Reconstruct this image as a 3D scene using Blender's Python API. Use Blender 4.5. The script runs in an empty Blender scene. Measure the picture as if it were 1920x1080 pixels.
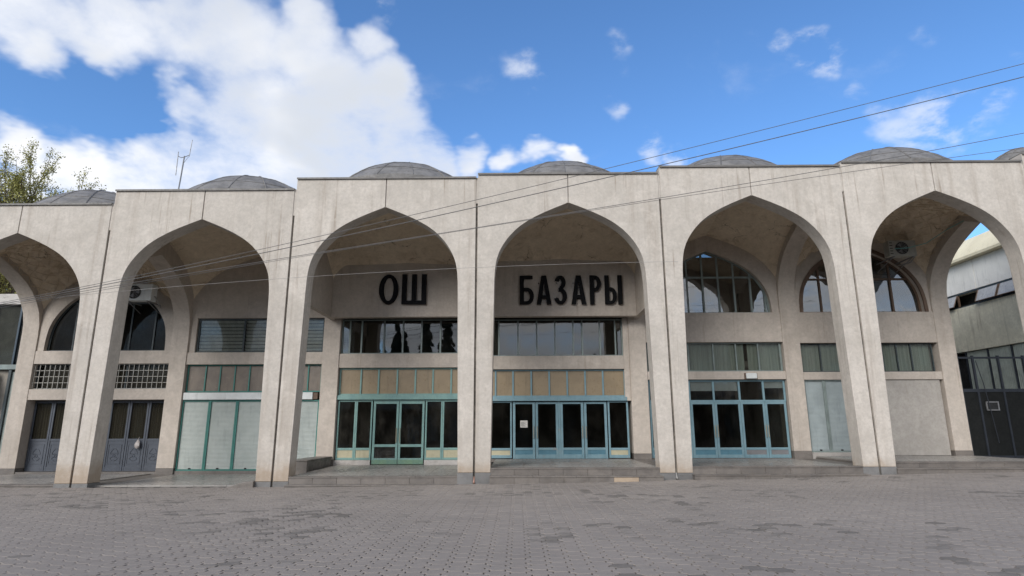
import bpy, bmesh, math, random
import numpy as np
from mathutils import Vector, Matrix, noise as mnoise
random.seed(7); rng = np.random.default_rng(7)
S = bpy.context.scene; C = S.collection
R = math.radians

# ------------------------------------------------------------------ camera
CX, CZ, FPX = 1.312, 1.63, 1135.4
YAW, PITCH, ROLL = -0.00897, 0.22603, -0.00288
def cam_axes():
    cy, sy, cp, sp = math.cos(YAW), math.sin(YAW), math.cos(PITCH), math.sin(PITCH)
    f = Vector((sy*cp, cy*cp, sp)); r = Vector((cy, -sy, 0)); u = r.cross(f)
    c, s = math.cos(ROLL), math.sin(ROLL)
    return c*r+s*u, -s*r+c*u, f
_r, _u, _f = cam_axes()
cam = bpy.data.cameras.new('camera'); co = bpy.data.objects.new('camera', cam); C.objects.link(co)
cam.sensor_width = 36; cam.lens = 36*FPX/1920; cam.clip_start = .1; cam.clip_end = 6000
M4 = Matrix((( _r.x, _u.x, -_f.x, CX), (_r.y, _u.y, -_f.y, 0), (_r.z, _u.z, -_f.z, CZ), (0, 0, 0, 1)))
co.matrix_world = M4; S.camera = co
S.view_settings.view_transform = 'Standard'; S.view_settings.look = 'None'
S.view_settings.gamma = 1; S.view_settings.use_curve_mapping = False
S.view_settings.exposure = 1.12
S.cycles.max_bounces = 6; S.cycles.diffuse_bounces = 4; S.cycles.transparent_max_bounces = 12
S.cycles.use_denoising = True; S.cycles.caustics_reflective = False; S.cycles.caustics_refractive = False

# ------------------------------------------------------------------ sky, sun
SUN_EL, SUN_AZ = R(29), R(-150)          # azimuth from +Y towards +X; the light comes over the left shoulder
W = bpy.data.worlds.new('World'); S.world = W; W.use_nodes = True
nt = W.node_tree; nt.nodes.clear()
class NB:
    """small node-building helper"""
    def __init__(s, t): s.t = t
    def n(s, typ, **kw):
        o = s.t.nodes.new(typ)
        for k, v in kw.items(): setattr(o, k, v)
        return o
    def put(s, sock, v):
        if v is None: return
        if hasattr(v, 'is_linked') or hasattr(v, 'links'): s.t.links.new(v, sock)
        else: sock.default_value = v
    def m(s, op, a, b=None, c=None, clamp=False):
        o = s.n('ShaderNodeMath', operation=op, use_clamp=clamp)
        s.put(o.inputs[0], a); s.put(o.inputs[1], b); s.put(o.inputs[2], c); return o.outputs[0]
    def v(s, op, a, b=None, out=0):
        o = s.n('ShaderNodeVectorMath', operation=op); s.put(o.inputs[0], a); s.put(o.inputs[1], b); return o.outputs[out]
    def mr(s, x, a, b, c=0., d=1., smooth=True):
        o = s.n('ShaderNodeMapRange', interpolation_type='SMOOTHSTEP' if smooth else 'LINEAR')
        for i, q in enumerate((x, a, b, c, d)): s.put(o.inputs[i], q)
        return o.outputs[0]
    def noise(s, vec, scale, detail=4, rough=.55, dist=0., col=False):
        o = s.n('ShaderNodeTexNoise'); s.put(o.inputs['Vector'], vec)
        o.inputs['Scale'].default_value = scale; o.inputs['Detail'].default_value = detail
        o.inputs['Roughness'].default_value = rough; o.inputs['Distortion'].default_value = dist
        return o.outputs['Color' if col else 'Fac']
    def mix(s, f, a, b, blend='MIX'):
        o = s.n('ShaderNodeMix', data_type='RGBA', blend_type=blend)
        s.put(o.inputs[0], f); s.put(o.inputs[6], a if not isinstance(a, tuple) else (*a, 1)[:4])
        s.put(o.inputs[7], b if not isinstance(b, tuple) else (*b, 1)[:4]); return o.outputs[2]
    def mapv(s, vec, scale):
        return s.v('MULTIPLY', vec, scale)
def pxdir(px, py):
    return (_f + _r*((px-960)/FPX) - _u*((py-540)/FPX)).normalized()
b = NB(nt)
sky = b.n('ShaderNodeTexSky', sky_type='NISHITA', sun_disc=False, sun_elevation=SUN_EL, sun_rotation=SUN_AZ,
          altitude=800, air_density=1.0, dust_density=.3, ozone_density=2.2)
geo = b.n('ShaderNodeTexCoord'); D = b.v('NORMALIZE', geo.outputs['Generated'])
sep = b.n('ShaderNodeSeparateXYZ'); b.put(sep.inputs[0], D)
zz = b.m('MAXIMUM', sep.outputs[2], 0.0)
pl = b.v('DIVIDE', D, b.m('ADD', zz, .22))
cmb = b.n('ShaderNodeCombineXYZ')
for i in range(3): b.put(cmb.inputs[i], b.m('ADD', zz, .3))
pl = b.v('DIVIDE', D, cmb.outputs[0])
fb = b.noise(pl, 3.2, 9, .6, .25)
fb2 = b.noise(b.v('ADD', pl, (3.1, 1.7, .4)), 9.0, 7, .6, .15)
POS = [(40,20,150),(120,60,110),(230,70,120),(330,60,120),(430,70,150),(560,90,130),(640,170,140),(450,230,150),(560,260,150),
 (750,250,110),(330,330,130),(480,360,160),(120,320,120),(20,265,85),(190,300,80),(650,330,150),(800,300,95),(880,300,70),(960,312,45),
 (1010,285,48),(1060,300,35),(560,10,80),(690,70,75),(735,145,75),(380,280,90),(300,290,110),(420,310,110),(340,330,90),(200,335,120),(265,310,90),(350,165,70),(330,250,60),(350,200,80),(60,100,90),(180,120,80),(280,400,150),(60,420,160)]
SML = [(690,18,60,.6),(760,165,60,.6),(985,112,46,.62),(1005,150,40,.52),(1525,100,62,.75),(1480,88,36,.6),(1535,130,46,.6),(1160,207,32,.5),(1168,62,34,.45),(1230,272,40,.62),
 (1270,302,46,.72),(1765,232,100,.66),(1700,255,70,.62),(1840,205,70,.58),(1640,180,34,.4),(1900,112,48,.5),(1620,170,40,.4),(1310,20,34,.42),(1770,50,44,.38)]
NEG = [(70,165,55,.4),(160,188,54,.58),(228,200,46,.7),(285,210,30,.35),(640,5,34,.4),(10,175,50,.35),(330,35,40,.15),(110,235,40,.3)]
def blob(px, py, r, amp):
    c = pxdir(px, py); rad = (pxdir(px+r, py)-pxdir(px-r, py)).length/2
    dd = b.v('DISTANCE', wd, tuple(c), out=1)
    return b.mr(dd, rad*1.25, rad*.25, 0., amp)
wn = b.noise(pl, 5.0, 4, .6, col=True)
wd = b.v('ADD', D, b.v('MULTIPLY', b.v('SUBTRACT', wn, (.5, .5, .5)), (.12, .12, .12)))
acc = None; lift = 0.
for q in POS:
    o = blob(*q, .95); lift = lift+(max(.3-lift, 0)/.3)**3*.3/6 if acc is not None else 0.; acc = o if acc is None else b.m('SMOOTH_MAX', acc, o, .3)
sm = None
for q in SML:
    o = blob(*q); sm = o if sm is None else b.m('MAXIMUM', sm, o)
neg = None
for q in NEG:
    o = blob(*q); neg = o if neg is None else b.m('MAXIMUM', neg, o)
acc = b.m('SUBTRACT', b.m('MULTIPLY', b.m('SUBTRACT', acc, lift), 1.22), neg)
far = b.mr(b.v('DISTANCE', D, tuple(pxdir(960, 230)), out=1), .85, 1.15)        # elsewhere: the same broken cloud
gen = b.mr(b.noise(pl, 1.3, 5, .55), .3, .5, 0., .95)
acc = b.m('MAXIMUM', acc, b.m('MULTIPLY', gen, far))
den = b.m('ADD', acc, b.m('ADD', b.m('MULTIPLY', b.m('SUBTRACT', fb, .5), 1.5), b.m('MULTIPLY', b.m('SUBTRACT', fb2, .5), .5)))
msk = b.mr(den, .12, 1.1)
wisp = b.m('MULTIPLY', sm, b.m('ADD', b.mr(fb2, .34, .66, 0., 1.5), b.m('MULTIPLY', b.m('SUBTRACT', fb, .5), 1.2)))
msk = b.m('MAXIMUM', msk, b.m('MULTIPLY', b.mr(wisp, .1, 1.15), .66))
shade = b.mr(b.noise(b.v('ADD', pl, (.35, .2, 0)), 2.3, 4, .5, .3), .38, .62)
ccol = b.mix(shade, (4.9, 4.95, 5.1), (3.3, 3.5, 3.85))
ccol = b.mix(b.mr(den, .5, 1.1), (4.4, 4.55, 4.85), ccol)
skyc = b.mix(1., sky.outputs[0], (.60, .84, 1.05), 'MULTIPLY')
bg = b.n('ShaderNodeBackground'); b.put(bg.inputs[0], b.mix(msk, skyc, ccol)); bg.inputs[1].default_value = .1
out = b.n('ShaderNodeOutputWorld'); nt.links.new(bg.outputs[0], out.inputs[0])
W.cycles.sampling_method = 'MANUAL'; W.cycles.sample_map_resolution = 512
sun = bpy.data.lights.new('sun', 'SUN'); sun.energy = 1.5; sun.angle = R(35); sun.color = (1, .965, .915)
so = bpy.data.objects.new('sun', sun); C.objects.link(so)
sd = Vector((math.sin(SUN_AZ)*math.cos(SUN_EL), math.cos(SUN_AZ)*math.cos(SUN_EL), math.sin(SUN_EL)))
so.rotation_euler = sd.to_track_quat('Z', 'Y').to_euler(); so.location = sd*60

# ------------------------------------------------------------------ materials
def mat(name, rough=.7, metallic=0., spec=.4):
    m = bpy.data.materials.new(name); m.use_nodes = True
    nb = NB(m.node_tree); p = m.node_tree.nodes['Principled BSDF']
    p.inputs['Roughness'].default_value = rough; p.inputs['Metallic'].default_value = metallic
    p.inputs['Specular IOR Level'].default_value = spec
    g = nb.n('ShaderNodeNewGeometry'); return m, nb, p, g.outputs['Position']
def bump(nb, p, h, dist, strength=1.):
    o = nb.n('ShaderNodeBump'); o.inputs['Distance'].default_value = dist; o.inputs['Strength'].default_value = strength
    nb.put(o.inputs['Height'], h); nb.put(p.inputs['Normal'], o.outputs[0])
def objrand(nb): return nb.n('ShaderNodeObjectInfo').outputs['Random']
def stucco(name, c1, c2, streak=.35, dirt=(.2, .15, .1), crack=0., base=None, bscale=1.):
    m, nb, p, P = mat(name, .88, spec=.25)
    big = nb.noise(P, .55, 5, .6, .4); mid = nb.noise(P, 3.5, 5, .65)
    fine = nb.noise(P, 55, 3, .7); pit = nb.noise(P, 190, 2, .6)
    col = nb.mix(nb.mr(big, .32, .68), c1, c2)
    col = nb.mix(nb.mr(nb.noise(P, 11, 5, .7, .3), .38, .7, 0, .42), col, tuple(x*.68 for x in c2))
    col = nb.mix(nb.mr(mid, .35, .75, 0, .35), col, tuple(x*.74 for x in c2))
    col = nb.mix(nb.mr(mid, .55, .25, 0, .22), col, tuple(min(1, x*1.18) for x in c1))
    st = nb.noise(nb.mapv(P, (3.2, 3.2, .16)), 1.0, 5, .6, .2)
    col = nb.mix(nb.mr(st, .5, .78, 0, streak), col, dirt)
    ru = nb.noise(nb.mapv(P, (6.5, 6.5, .22)), 1.0, 4, .6, .1); rm_ = nb.noise(P, .45, 3, .5)
    col = nb.mix(nb.m('MULTIPLY', nb.mr(ru, .57, .72, 0, streak*1.2), nb.mr(rm_, .42, .6)), col, (.2, .15, .105))
    patch = nb.noise(P, 1.3, 6, .7, .6)
    col = nb.mix(nb.mr(patch, .56, .66, 0, .26), col, tuple(x*1.25 for x in c1))
    col = nb.mix(nb.mr(fine, .3, .7, 0., .3), col, tuple(x*.72 for x in c1))
    if base is not None:
        sp = nb.n('ShaderNodeSeparateXYZ'); nb.put(sp.inputs[0], P)
        h = nb.m('SUBTRACT', sp.outputs[2], nb.m('MULTIPLY', nb.noise(P, 2.6, 5, .65), .9))
        col = nb.mix(nb.mr(h, .35, -.25, 0, .6), col, base)
    hh = nb.m('ADD', nb.m('MULTIPLY', fine, .7), nb.m('MULTIPLY', pit, .35))
    if crack:
        col = nb.mix(nb.mr(nb.noise(P, 1.6, 6, .72, 1.2), .5, .72, 0, .5), col, (.26, .18, .105))
        col = nb.mix(nb.mr(nb.noise(P, 2.9, 6, .75, 1.5), .62, .74, 0, .4), col, (.12, .09, .06))
        vo = nb.n('ShaderNodeTexVoronoi', feature='DISTANCE_TO_EDGE'); vo.inputs['Scale'].default_value = .9
        nb.put(vo.inputs['Vector'], nb.v('ADD', P, nb.v('MULTIPLY', nb.noise(P, 2.2, 5, .7, col=True), (.55, .55, .55))))
        ln = nb.mr(vo.outputs[0], .014, .0); ln = nb.m('MULTIPLY', ln, nb.mr(nb.noise(P, .8, 3, .6), .5, .62, 0, crack))
        col = nb.mix(ln, col, (.03, .022, .016))
    r = nb.m('MULTIPLY', nb.m('SUBTRACT', objrand(nb), .5), .1)
    hsv = nb.n('ShaderNodeHueSaturation'); nb.put(hsv.inputs['Color'], col); nb.put(hsv.inputs['Value'], nb.m('ADD', r, 1.))
    nb.put(p.inputs['Base Color'], hsv.outputs[0]); bump(nb, p, hh, .006*bscale, .75); return m
def paint(name, c, c2=None, rough=.45, wear=.0, wearc=(.3, .26, .2), metallic=0., sc=2.2, spec=.4):
    m, nb, p, P = mat(name, rough, metallic, spec)
    c2 = c2 or tuple(x*.8 for x in c)
    col = nb.mix(nb.mr(nb.noise(P, sc, 5, .65, .5), .35, .68), c, c2)
    col = nb.mix(nb.mr(nb.noise(nb.mapv(P, (9, 9, 1.2)), 1, 4, .65), .52, .75, 0, .4), col, tuple(x*.62 for x in c2))
    if wear: col = nb.mix(nb.mr(nb.noise(P, 5.5, 6, .75, .8), .60, .66, 0, wear), col, wearc)
    nb.put(p.inputs['Base Color'], col)
    nb.put(p.inputs['Roughness'], nb.mr(nb.noise(P, 12, 3), .3, .7, rough-.1, rough+.15))
    bump(nb, p, nb.noise(P, 30, 3), .0012, .5); return m
def stone(name, c, c2, rough=.5, sc=1.6):
    m, nb, p, P = mat(name, rough)
    col = nb.mix(nb.mr(nb.noise(P, sc, 5, .65, .6), .34, .68), c, c2)
    col = nb.mix(nb.mr(nb.noise(P, 120, 3, .7), .35, .7, 0, .5), col, tuple(x*.55 for x in c))
    col = nb.mix(nb.mr(nb.noise(nb.mapv(P, (4, 4, 10)), 1, 5, .7), .52, .74, 0, .45), col, (.06, .052, .044))
    r = nb.m('MULTIPLY', nb.m('SUBTRACT', objrand(nb), .5), .35)
    r = nb.m('MULTIPLY', r, .55)
    hsv = nb.n('ShaderNodeHueSaturation'); nb.put(hsv.inputs['Color'], col); nb.put(hsv.inputs['Value'], nb.m('ADD', r, 1.))
    nb.put(p.inputs['Base Color'], hsv.outputs[0])
    nb.put(p.inputs['Roughness'], nb.mr(nb.noise(P, 5, 4), .3, .7, rough-.12, rough+.2))
    bump(nb, p, nb.noise(P, 80, 3, .7), .003, .5); return m
def glass(name, tint=.75, refl=.07, dirt=.04, wave=.008):
    m = bpy.data.materials.new(name); m.use_nodes = True; t = m.node_tree; t.nodes.clear(); nb = NB(t)
    P = nb.n('ShaderNodeNewGeometry').outputs['Position']
    lw = nb.n('ShaderNodeLayerWeight'); lw.inputs[0].default_value = .5
    fac = nb.m('ADD', nb.m('MULTIPLY', nb.m('POWER', lw.outputs['Facing'], 5.), .9), refl)
    tr = nb.n('ShaderNodeBsdfTransparent'); tr.inputs[0].default_value = (tint*.97, tint, tint*.985, 1)
    gl = nb.n('ShaderNodeBsdfGlossy'); gl.inputs['Roughness'].default_value = .015
    o = nb.n('ShaderNodeBump'); o.inputs['Distance'].default_value = wave; o.inputs['Strength'].default_value = .35
    nb.put(o.inputs['Height'], nb.noise(P, 1.1, 2)); nb.put(gl.inputs['Normal'], o.outputs[0])
    mx = nb.n('ShaderNodeMixShader'); nb.put(mx.inputs[0], fac); t.links.new(tr.outputs[0], mx.inputs[1]); t.links.new(gl.outputs[0], mx.inputs[2])
    df = nb.n('ShaderNodeBsdfDiffuse'); df.inputs[0].default_value = (.3, .27, .23, 1)
    m2 = nb.n('ShaderNodeMixShader'); nb.put(m2.inputs[0], nb.mr(nb.noise(nb.mapv(P, (1, 1, .5)), 2.3, 5, .7), .4, .8, dirt*.3, dirt*2.2))
    t.links.new(mx.outputs[0], m2.inputs[1]); t.links.new(df.outputs[0], m2.inputs[2])
    ou = nb.n('ShaderNodeOutputMaterial'); t.links.new(m2.outputs[0], ou.inputs[0]); return m
def cloth(name, c, c2, freq=26):
    m, nb, p, P = mat(name, .9, spec=.1)
    col = nb.mix(nb.mr(nb.noise(nb.mapv(P, (freq, 1, .35)), 1, 3), .35, .65), c, c2)
    nb.put(p.inputs['Base Color'], col); return m
MT = dict(
 stucco=stucco('pale_stucco', (.575, .526, .471), (.488, .445, .394), .55, (.25, .2, .155), base=(.3, .215, .14)),
 inner=stucco('inner_plaster', (.555, .492, .43), (.475, .418, .362), .28, (.2, .155, .115)),
 vault=stucco('vault_plaster', (.75, .635, .49), (.655, .545, .41), .0, (.2, .15, .1), crack=.85),
 grey_plaster=stucco('grey_plaster', (.42, .39, .355), (.35, .325, .295), .2, (.25, .2, .17)),
 granite=stone('grey_granite', (.19, .168, .15), (.13, .117, .107), .45),
 plinth=stone('blue_grey_granite', (.2, .195, .19), (.145, .142, .14), .5),
 sand_slab=stone('beige_slab', (.42, .33, .24), (.34, .26, .19), .6),
 terrazzo=stone('polished_terrazzo', (.33, .31, .285), (.29, .27, .25), .34, .7),
 marble=stone('white_marble', (.5, .47, .44), (.4, .37, .34), .4),
 teal=paint('teal_paint', (.2, .335, .305), (.155, .27, .26), .42, .55, (.2, .22, .16)),
 green=paint('green_paint', (.05, .2, .168), (.04, .16, .14), .45, .3, (.1, .13, .11)),
 blue=paint('light_blue_paint', (.19, .3, .34), (.15, .25, .29), .42, .6, (.27, .245, .21)),
 bluepanel=paint('blue_panel_paint', (.09, .2, .255), (.07, .165, .215), .4, .3, (.16, .18, .17)),
 dgreen=paint('worn_green_paint', (.16, .26, .17), (.12, .22, .18), .5, .7, (.28, .26, .17)),
 slate=paint('slate_paint', (.075, .085, .105), (.06, .068, .085), .5, .2, (.12, .12, .12)),
 darkbar=paint('dark_frame', (.05, .065, .068), (.035, .045, .05), .5, .4, (.11, .08, .06)),
 greybar=paint('grey_frame', (.22, .265, .25), (.16, .19, .185), .5, .4, (.2, .17, .13)),
 brown=paint('brown_wood', (.135, .088, .06), (.1, .062, .042), .6, .5, (.25, .16, .1)),
 beige=paint('beige_panel', (.29, .225, .145), (.24, .185, .12), .35, .2, (.33, .27, .19), sc=1.2),
 cream=paint('cream_panel', (.46, .42, .29), (.38, .35, .24), .5, .35, (.3, .27, .17)),
 brownpane=paint('brown_board', (.2, .165, .132), (.145, .12, .098), .4, .6, (.27, .225, .185), sc=1.5),
 shutter=paint('white_shutter', (.4, .435, .41), (.335, .37, .35), .5, .2, (.33, .34, .31), sc=1.4),
 bshutter=paint('pale_blue_shutter', (.33, .375, .38), (.275, .315, .32), .5, .15, (.25, .26, .24), sc=1.4),
 white=paint('white_enamel', (.66, .68, .67), (.56, .58, .57), .5, .2, (.4, .36, .3)),
 whitewire=paint('white_wire', (.5, .48, .44), (.4, .38, .34), .5, .4, (.3, .22, .15)),
 acwhite=paint('ac_casing', (.36, .35, .31), (.27, .26, .23), .5, .3, (.25, .22, .17)),
 black=paint('black_letter', (.008, .008, .009), (.006, .006, .007), .75, .1, (.015, .013, .012), spec=.15),
 dark=paint('dark_grille', (.02, .02, .021), (.015, .015, .015), .6),
 zinc=paint('dull_zinc', (.19, .182, .175), (.115, .11, .106), .6, .75, (.085, .072, .06), sc=2.0),
 flash=paint('dark_flashing', (.17, .16, .15), (.12, .112, .105), .6, .5, (.2, .13, .09)),
 joint=paint('joint_filler', (.22, .195, .165), (.1, .09, .078), .9, .6, (.3, .25, .2), sc=3),
 brass=paint('worn_brass', (.42, .36, .25), (.32, .27, .18), .4, metallic=.5),
 steel=paint('grey_steel', (.25, .25, .26), (.2, .2, .2), .5, .2, metallic=.4),
 cable=paint('cable_black', (.13, .125, .125), (.1, .1, .1), .5),
 cablegrey=paint('cable_grey', (.3, .29, .28), (.25, .24, .23), .6),
 teal_cable=paint('teal_cable', (.15, .4, .4), (.12, .33, .33), .5),
 paper=paint('paper', (.62, .6, .55), (.56, .54, .5), .8),
 ink=paint('ink', (.06, .06, .07), (.05, .05, .06), .8),
 interior=paint('interior_wall', (.3, .27, .23), (.22, .2, .17), .8),
 intfloor=paint('interior_floor', (.2, .185, .17), (.15, .14, .13), .35),
 bed=stone('joint_sand', (.03, .028, .026), (.022, .021, .02), .95),
 soil=stone('far_ground', (.24, .22, .2), (.19, .175, .16), .95),
 gate=paint('dark_gate_sheet', (.015, .016, .016), (.011, .012, .012), .7, .2, (.035, .03, .026), spec=.12),
 gateframe=paint('gate_frame', (.03, .035, .045), (.024, .028, .036), .6, .2, (.05, .045, .04), spec=.2),
 sidewhite=paint('side_panel', (.8, .77, .7), (.72, .69, .62), .6, .25, (.36, .37, .32), sc=.9),
 sidegreen=stucco('mossy_render', (.74, .7, .55), (.64, .6, .46), .5, (.13, .14, .1)),
 fascia=paint('cream_roof', (.78, .7, .5), (.7, .62, .43), .6, .4, (.5, .4, .22), sc=.8),
 corr=paint('grey_green_sheet', (.3, .34, .31), (.23, .26, .24), .5, .3, (.12, .12, .1)),
 navy=paint('navy_frame', (.03, .055, .08), (.025, .042, .062), .45),
 slat=paint('grey_slat', (.46, .46, .44), (.36, .36, .345), .35, .2, (.12, .12, .12)),
 frost=paint('frosted_pane', (.45, .45, .44), (.36, .36, .36), .3),
 crease=paint('shaded_crease', (.6, .49, .36), (.47, .38, .27), .9, .5, (.26, .19, .12), spec=.1),  # darker tone that paints shade into the vault's creases
 bag=paint('white_plastic', (.45, .41, .39), (.36, .32, .3), .45),
 pinkpipe=paint('pinkish_pipe', (.4, .24, .19), (.33, .2, .16), .6),
 bark=stone('bark', (.13, .1, .075), (.085, .065, .05), .9, 6),
 glass=glass('clear_glass', .72, .04), dglass=glass('dark_glass', .62, .014, .012), tglass=glass('dusty_glass', .8, .018, .04),
 rglass=glass('upper_glass', .5, .12, .012), lglass=glass('lunette_glass', .6, .22, .03, .014), vglass=glass('louvre_glass', .88, .03, .03),
 curtain=cloth('grey_green_curtain', (.37, .39, .34), (.28, .3, .26)), bcurtain=cloth('brown_curtain', (.26, .21, .16), (.15, .12, .095)),
 wcurtain=cloth('white_curtain', (.55, .58, .58), (.42, .45, .46)),
)
def leafmat(name, a, bb):
    m, nb, p, P = mat(name, .6, spec=.3)
    rp = nb.n('ShaderNodeNewGeometry').outputs['Random Per Island']
    nb.put(p.inputs['Base Color'], nb.mix(rp, a, bb)); return m
MT['leaf'] = leafmat('spring_leaf', (.21, .21, .05), (.34, .32, .11)); MT['needle'] = leafmat('dark_needle', (.02, .03, .015), (.045, .06, .028))
def pavermat(name, joined):
    m, nb, p, P = mat(name, .8, spec=.3)
    if joined:
        r = nb.n('ShaderNodeAttribute', attribute_name='pv').outputs['Fac']
    else: r = nb.n('ShaderNodeSeparateColor'); nb.put(r.inputs[0], nb.n('ShaderNodeObjectInfo').outputs['Color']); r = r.outputs[0]
    big = nb.noise(P, .33, 4, .6, .3); mid = nb.noise(P, 1.7, 5, .65, .4); fine = nb.noise(P, 95, 3, .7)
    col = nb.mix(nb.mr(big, .35, .65), (.285, .251, .226), (.236, .208, .188))
    col = nb.mix(nb.mr(r, 0, 1, 0, .35, False), col, (.29, .26, .236))
    dk = nb.m('ADD', r, nb.m('MULTIPLY', nb.m('SUBTRACT', nb.noise(P, 7, 4, .65, .3), .5), .5))
    col = nb.mix(nb.mr(dk, .88, 1.16, 0, .68), col, (.08, .074, .064))
    st = nb.noise(nb.mapv(P, (.5, 1, 1)), 1.5, 6, .7, .8)
    col = nb.mix(nb.mr(st, .58, .72, 0, .3), col, (.1, .092, .08))
    col = nb.mix(nb.mr(mid, .3, .7, 0, .3), col, (.165, .15, .142))
    col = nb.mix(nb.mr(fine, .35, .72, 0, .45), col, (.13, .12, .112))
    nb.put(p.inputs['Base Color'], col); nb.put(p.inputs['Roughness'], nb.mr(mid, .3, .7, .62, .88))
    bump(nb, p, fine, .003, .7); return m
MT['paver'] = pavermat('paver_one', False); MT['pavers'] = pavermat('paver_many', True)

# ------------------------------------------------------------------ helpers
def tag(o, label=None, cat=None, group=None, kind=None):
    if label: o['label'] = label
    if cat: o['category'] = cat
    if group: o['group'] = group
    if kind: o['kind'] = kind
    return o
def empty(name, loc, label=None, cat=None, group=None):
    o = bpy.data.objects.new(name, None); C.objects.link(o); o.location = loc; o.empty_display_size = .2
    return tag(o, label, cat, group)
class MB:
    def __init__(s): s.v = []; s.f = []
    def add(s, v, f):
        n = len(s.v); s.v += [tuple(q) for q in v]; s.f += [tuple(i+n for i in q) for q in f]; return s
    def box(s, x0, x1, y0, y1, z0, z1):
        if x1 < x0: x0, x1 = x1, x0
        if y1 < y0: y0, y1 = y1, y0
        if z1 < z0: z0, z1 = z1, z0
        return s.add([(x0,y0,z0),(x1,y0,z0),(x1,y1,z0),(x0,y1,z0),(x0,y0,z1),(x1,y0,z1),(x1,y1,z1),(x0,y1,z1)],
                     [(3,2,1,0),(4,5,6,7),(0,1,5,4),(1,2,6,5),(2,3,7,6),(3,0,4,7)])
    def prism(s, pts, y0, y1, axis='y'):
        """polygon given in (x,z) swept along y, or in (y,z) swept along x"""
        n = len(pts); f3 = (lambda p, t: (p[0], t, p[1])) if axis == 'y' else (lambda p, t: (t, p[0], p[1]))
        v = [f3(p, y0) for p in pts]+[f3(p, y1) for p in pts]
        f = [tuple(range(n)), tuple(range(2*n-1, n-1, -1))]
        for i in range(n): j = (i+1) % n; f.append((j, i, n+i, n+j))
        return s.add(v, f)
    def tube(s, pts, r, n=6, r2=None):
        pts = [Vector(p) for p in pts]; k = len(pts); v = []; f = []
        for i, p in enumerate(pts):
            d = (pts[min(i+1, k-1)]-pts[max(i-1, 0)]).normalized()
            a = d.cross(Vector((0, 0, 1)) if abs(d.z) < .9 else Vector((1, 0, 0))).normalized(); c = d.cross(a)
            rr = r if r2 is None else r+(r2-r)*i/(k-1)
            for j in range(n):
                t = 2*math.pi*j/n; v.append(p+a*(rr*math.cos(t))+c*(rr*math.sin(t)))
        for i in range(k-1):
            for j in range(n): q = (j+1) % n; f.append((i*n+j, i*n+q, (i+1)*n+q, (i+1)*n+j))
        f += [tuple(range(n-1, -1, -1)), tuple((k-1)*n+j for j in range(n))]
        return s.add(v, f)
    def grid(s, fn, nu, nv):
        v = [fn(i/nu, j/nv) for j in range(nv+1) for i in range(nu+1)]
        f = [(j*(nu+1)+i, j*(nu+1)+i+1, (j+1)*(nu+1)+i+1, (j+1)*(nu+1)+i) for j in range(nv) for i in range(nu)]
        return s.add(v, f)
def mesh(name, mb, m, smooth=None):
    me = bpy.data.meshes.new(name); me.from_pydata(mb.v, [], mb.f); me.validate()
    bm = bmesh.new(); bm.from_mesh(me); bmesh.ops.recalc_face_normals(bm, faces=bm.faces); bm.to_mesh(me); bm.free()
    me.materials.append(m)
    if smooth is not None:
        me.polygons.foreach_set('use_smooth', [True]*len(me.polygons)); me.set_sharp_from_angle(angle=R(smooth))
    return me
def obj(name, mb, m, parent=None, label=None, cat=None, group=None, kind=None, smooth=None, bev=0):
    o = bpy.data.objects.new(name, mesh(name, mb, MT[m] if isinstance(m, str) else m, smooth)); C.objects.link(o)
    if parent is not None:
        o.parent = parent
        q = parent; off = Vector((0, 0, 0))
        while q is not None: off += q.location; q = q.parent
        o.location = -off
    if bev:
        md = o.modifiers.new('edge', 'BEVEL'); md.width = bev; md.segments = 2; md.limit_method = 'ANGLE'; md.angle_limit = R(45)
        md.harden_normals = smooth is not None
    return tag(o, label, cat, group, kind)
def wx(x): return 1.31+(x-1.31)*1.0125      # figures taken at the pier line, moved to the glazing line
def wz(z): return 1.63+(z-1.63)*1.0125

# ------------------------------------------------------------------ ground
F0, FB, PB = 18.72, 19.3, 23.6         # facade front, facade back, face of the inner piers
_gx = [-60, -12, -6, -2, 0, 3, 6, 9, 12, 16, 20, 60]; _gz = [-.09, -.085, -.075, -.03, 0, .05, .105, .17, .24, .31, .37, .55]
def gz(x): return float(np.interp(x, _gx, _gz))
gm = MB(); xs = [-900, -300, -60]+[i*2.-50 for i in range(51)]+[60, 300, 900]; ys = [-900, -200, -60, -20, 0, 5, 12, 24, 60, 200, 900, 1500]
n = len(xs)
gm.add([(x, y, gz(max(-60, min(60, x)))-.06) for y in ys for x in xs],
       [(j*n+i, j*n+i+1, (j+1)*n+i+1, (j+1)*n+i) for j in range(len(ys)-1) for i in range(n-1)])
obj('ground', gm, 'soil', kind='structure', label='bare grey ground round the market square')
pm = MB(); xs = [i*1.5-33 for i in range(47)]; ys = [-30, -10, 0, 6, 12, 18, 24.5]; n = len(xs)
pm.add([(x, y, gz(x)-.016) for y in ys for x in xs],
       [(j*n+i, j*n+i+1, (j+1)*n+i+1, (j+1)*n+i) for j in range(len(ys)-1) for i in range(n-1)])
plaza = obj('plaza', pm, 'bed', kind='structure', label='paved square of grey wavy-edged concrete blocks')
PX, PY, AA = .243, .25, .031
hx, hy = PX/2, PY/2
_o = [(hx-AA, -hy), (hx-AA, -.08), (hx+AA, -.045), (hx+AA, .045), (hx-AA, .08), (hx-AA, hy)]
out0 = [(x, y) for x, y in _o]+[(-x, y) for x, y in reversed(_o)]
def inset(k): return [(x-math.copysign(k*1.35, x), y-math.copysign(k*.2 if abs(y) < .1 else k*.62, y)) for x, y in out0]
r0, r1 = inset(.0125), inset(.006)
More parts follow.
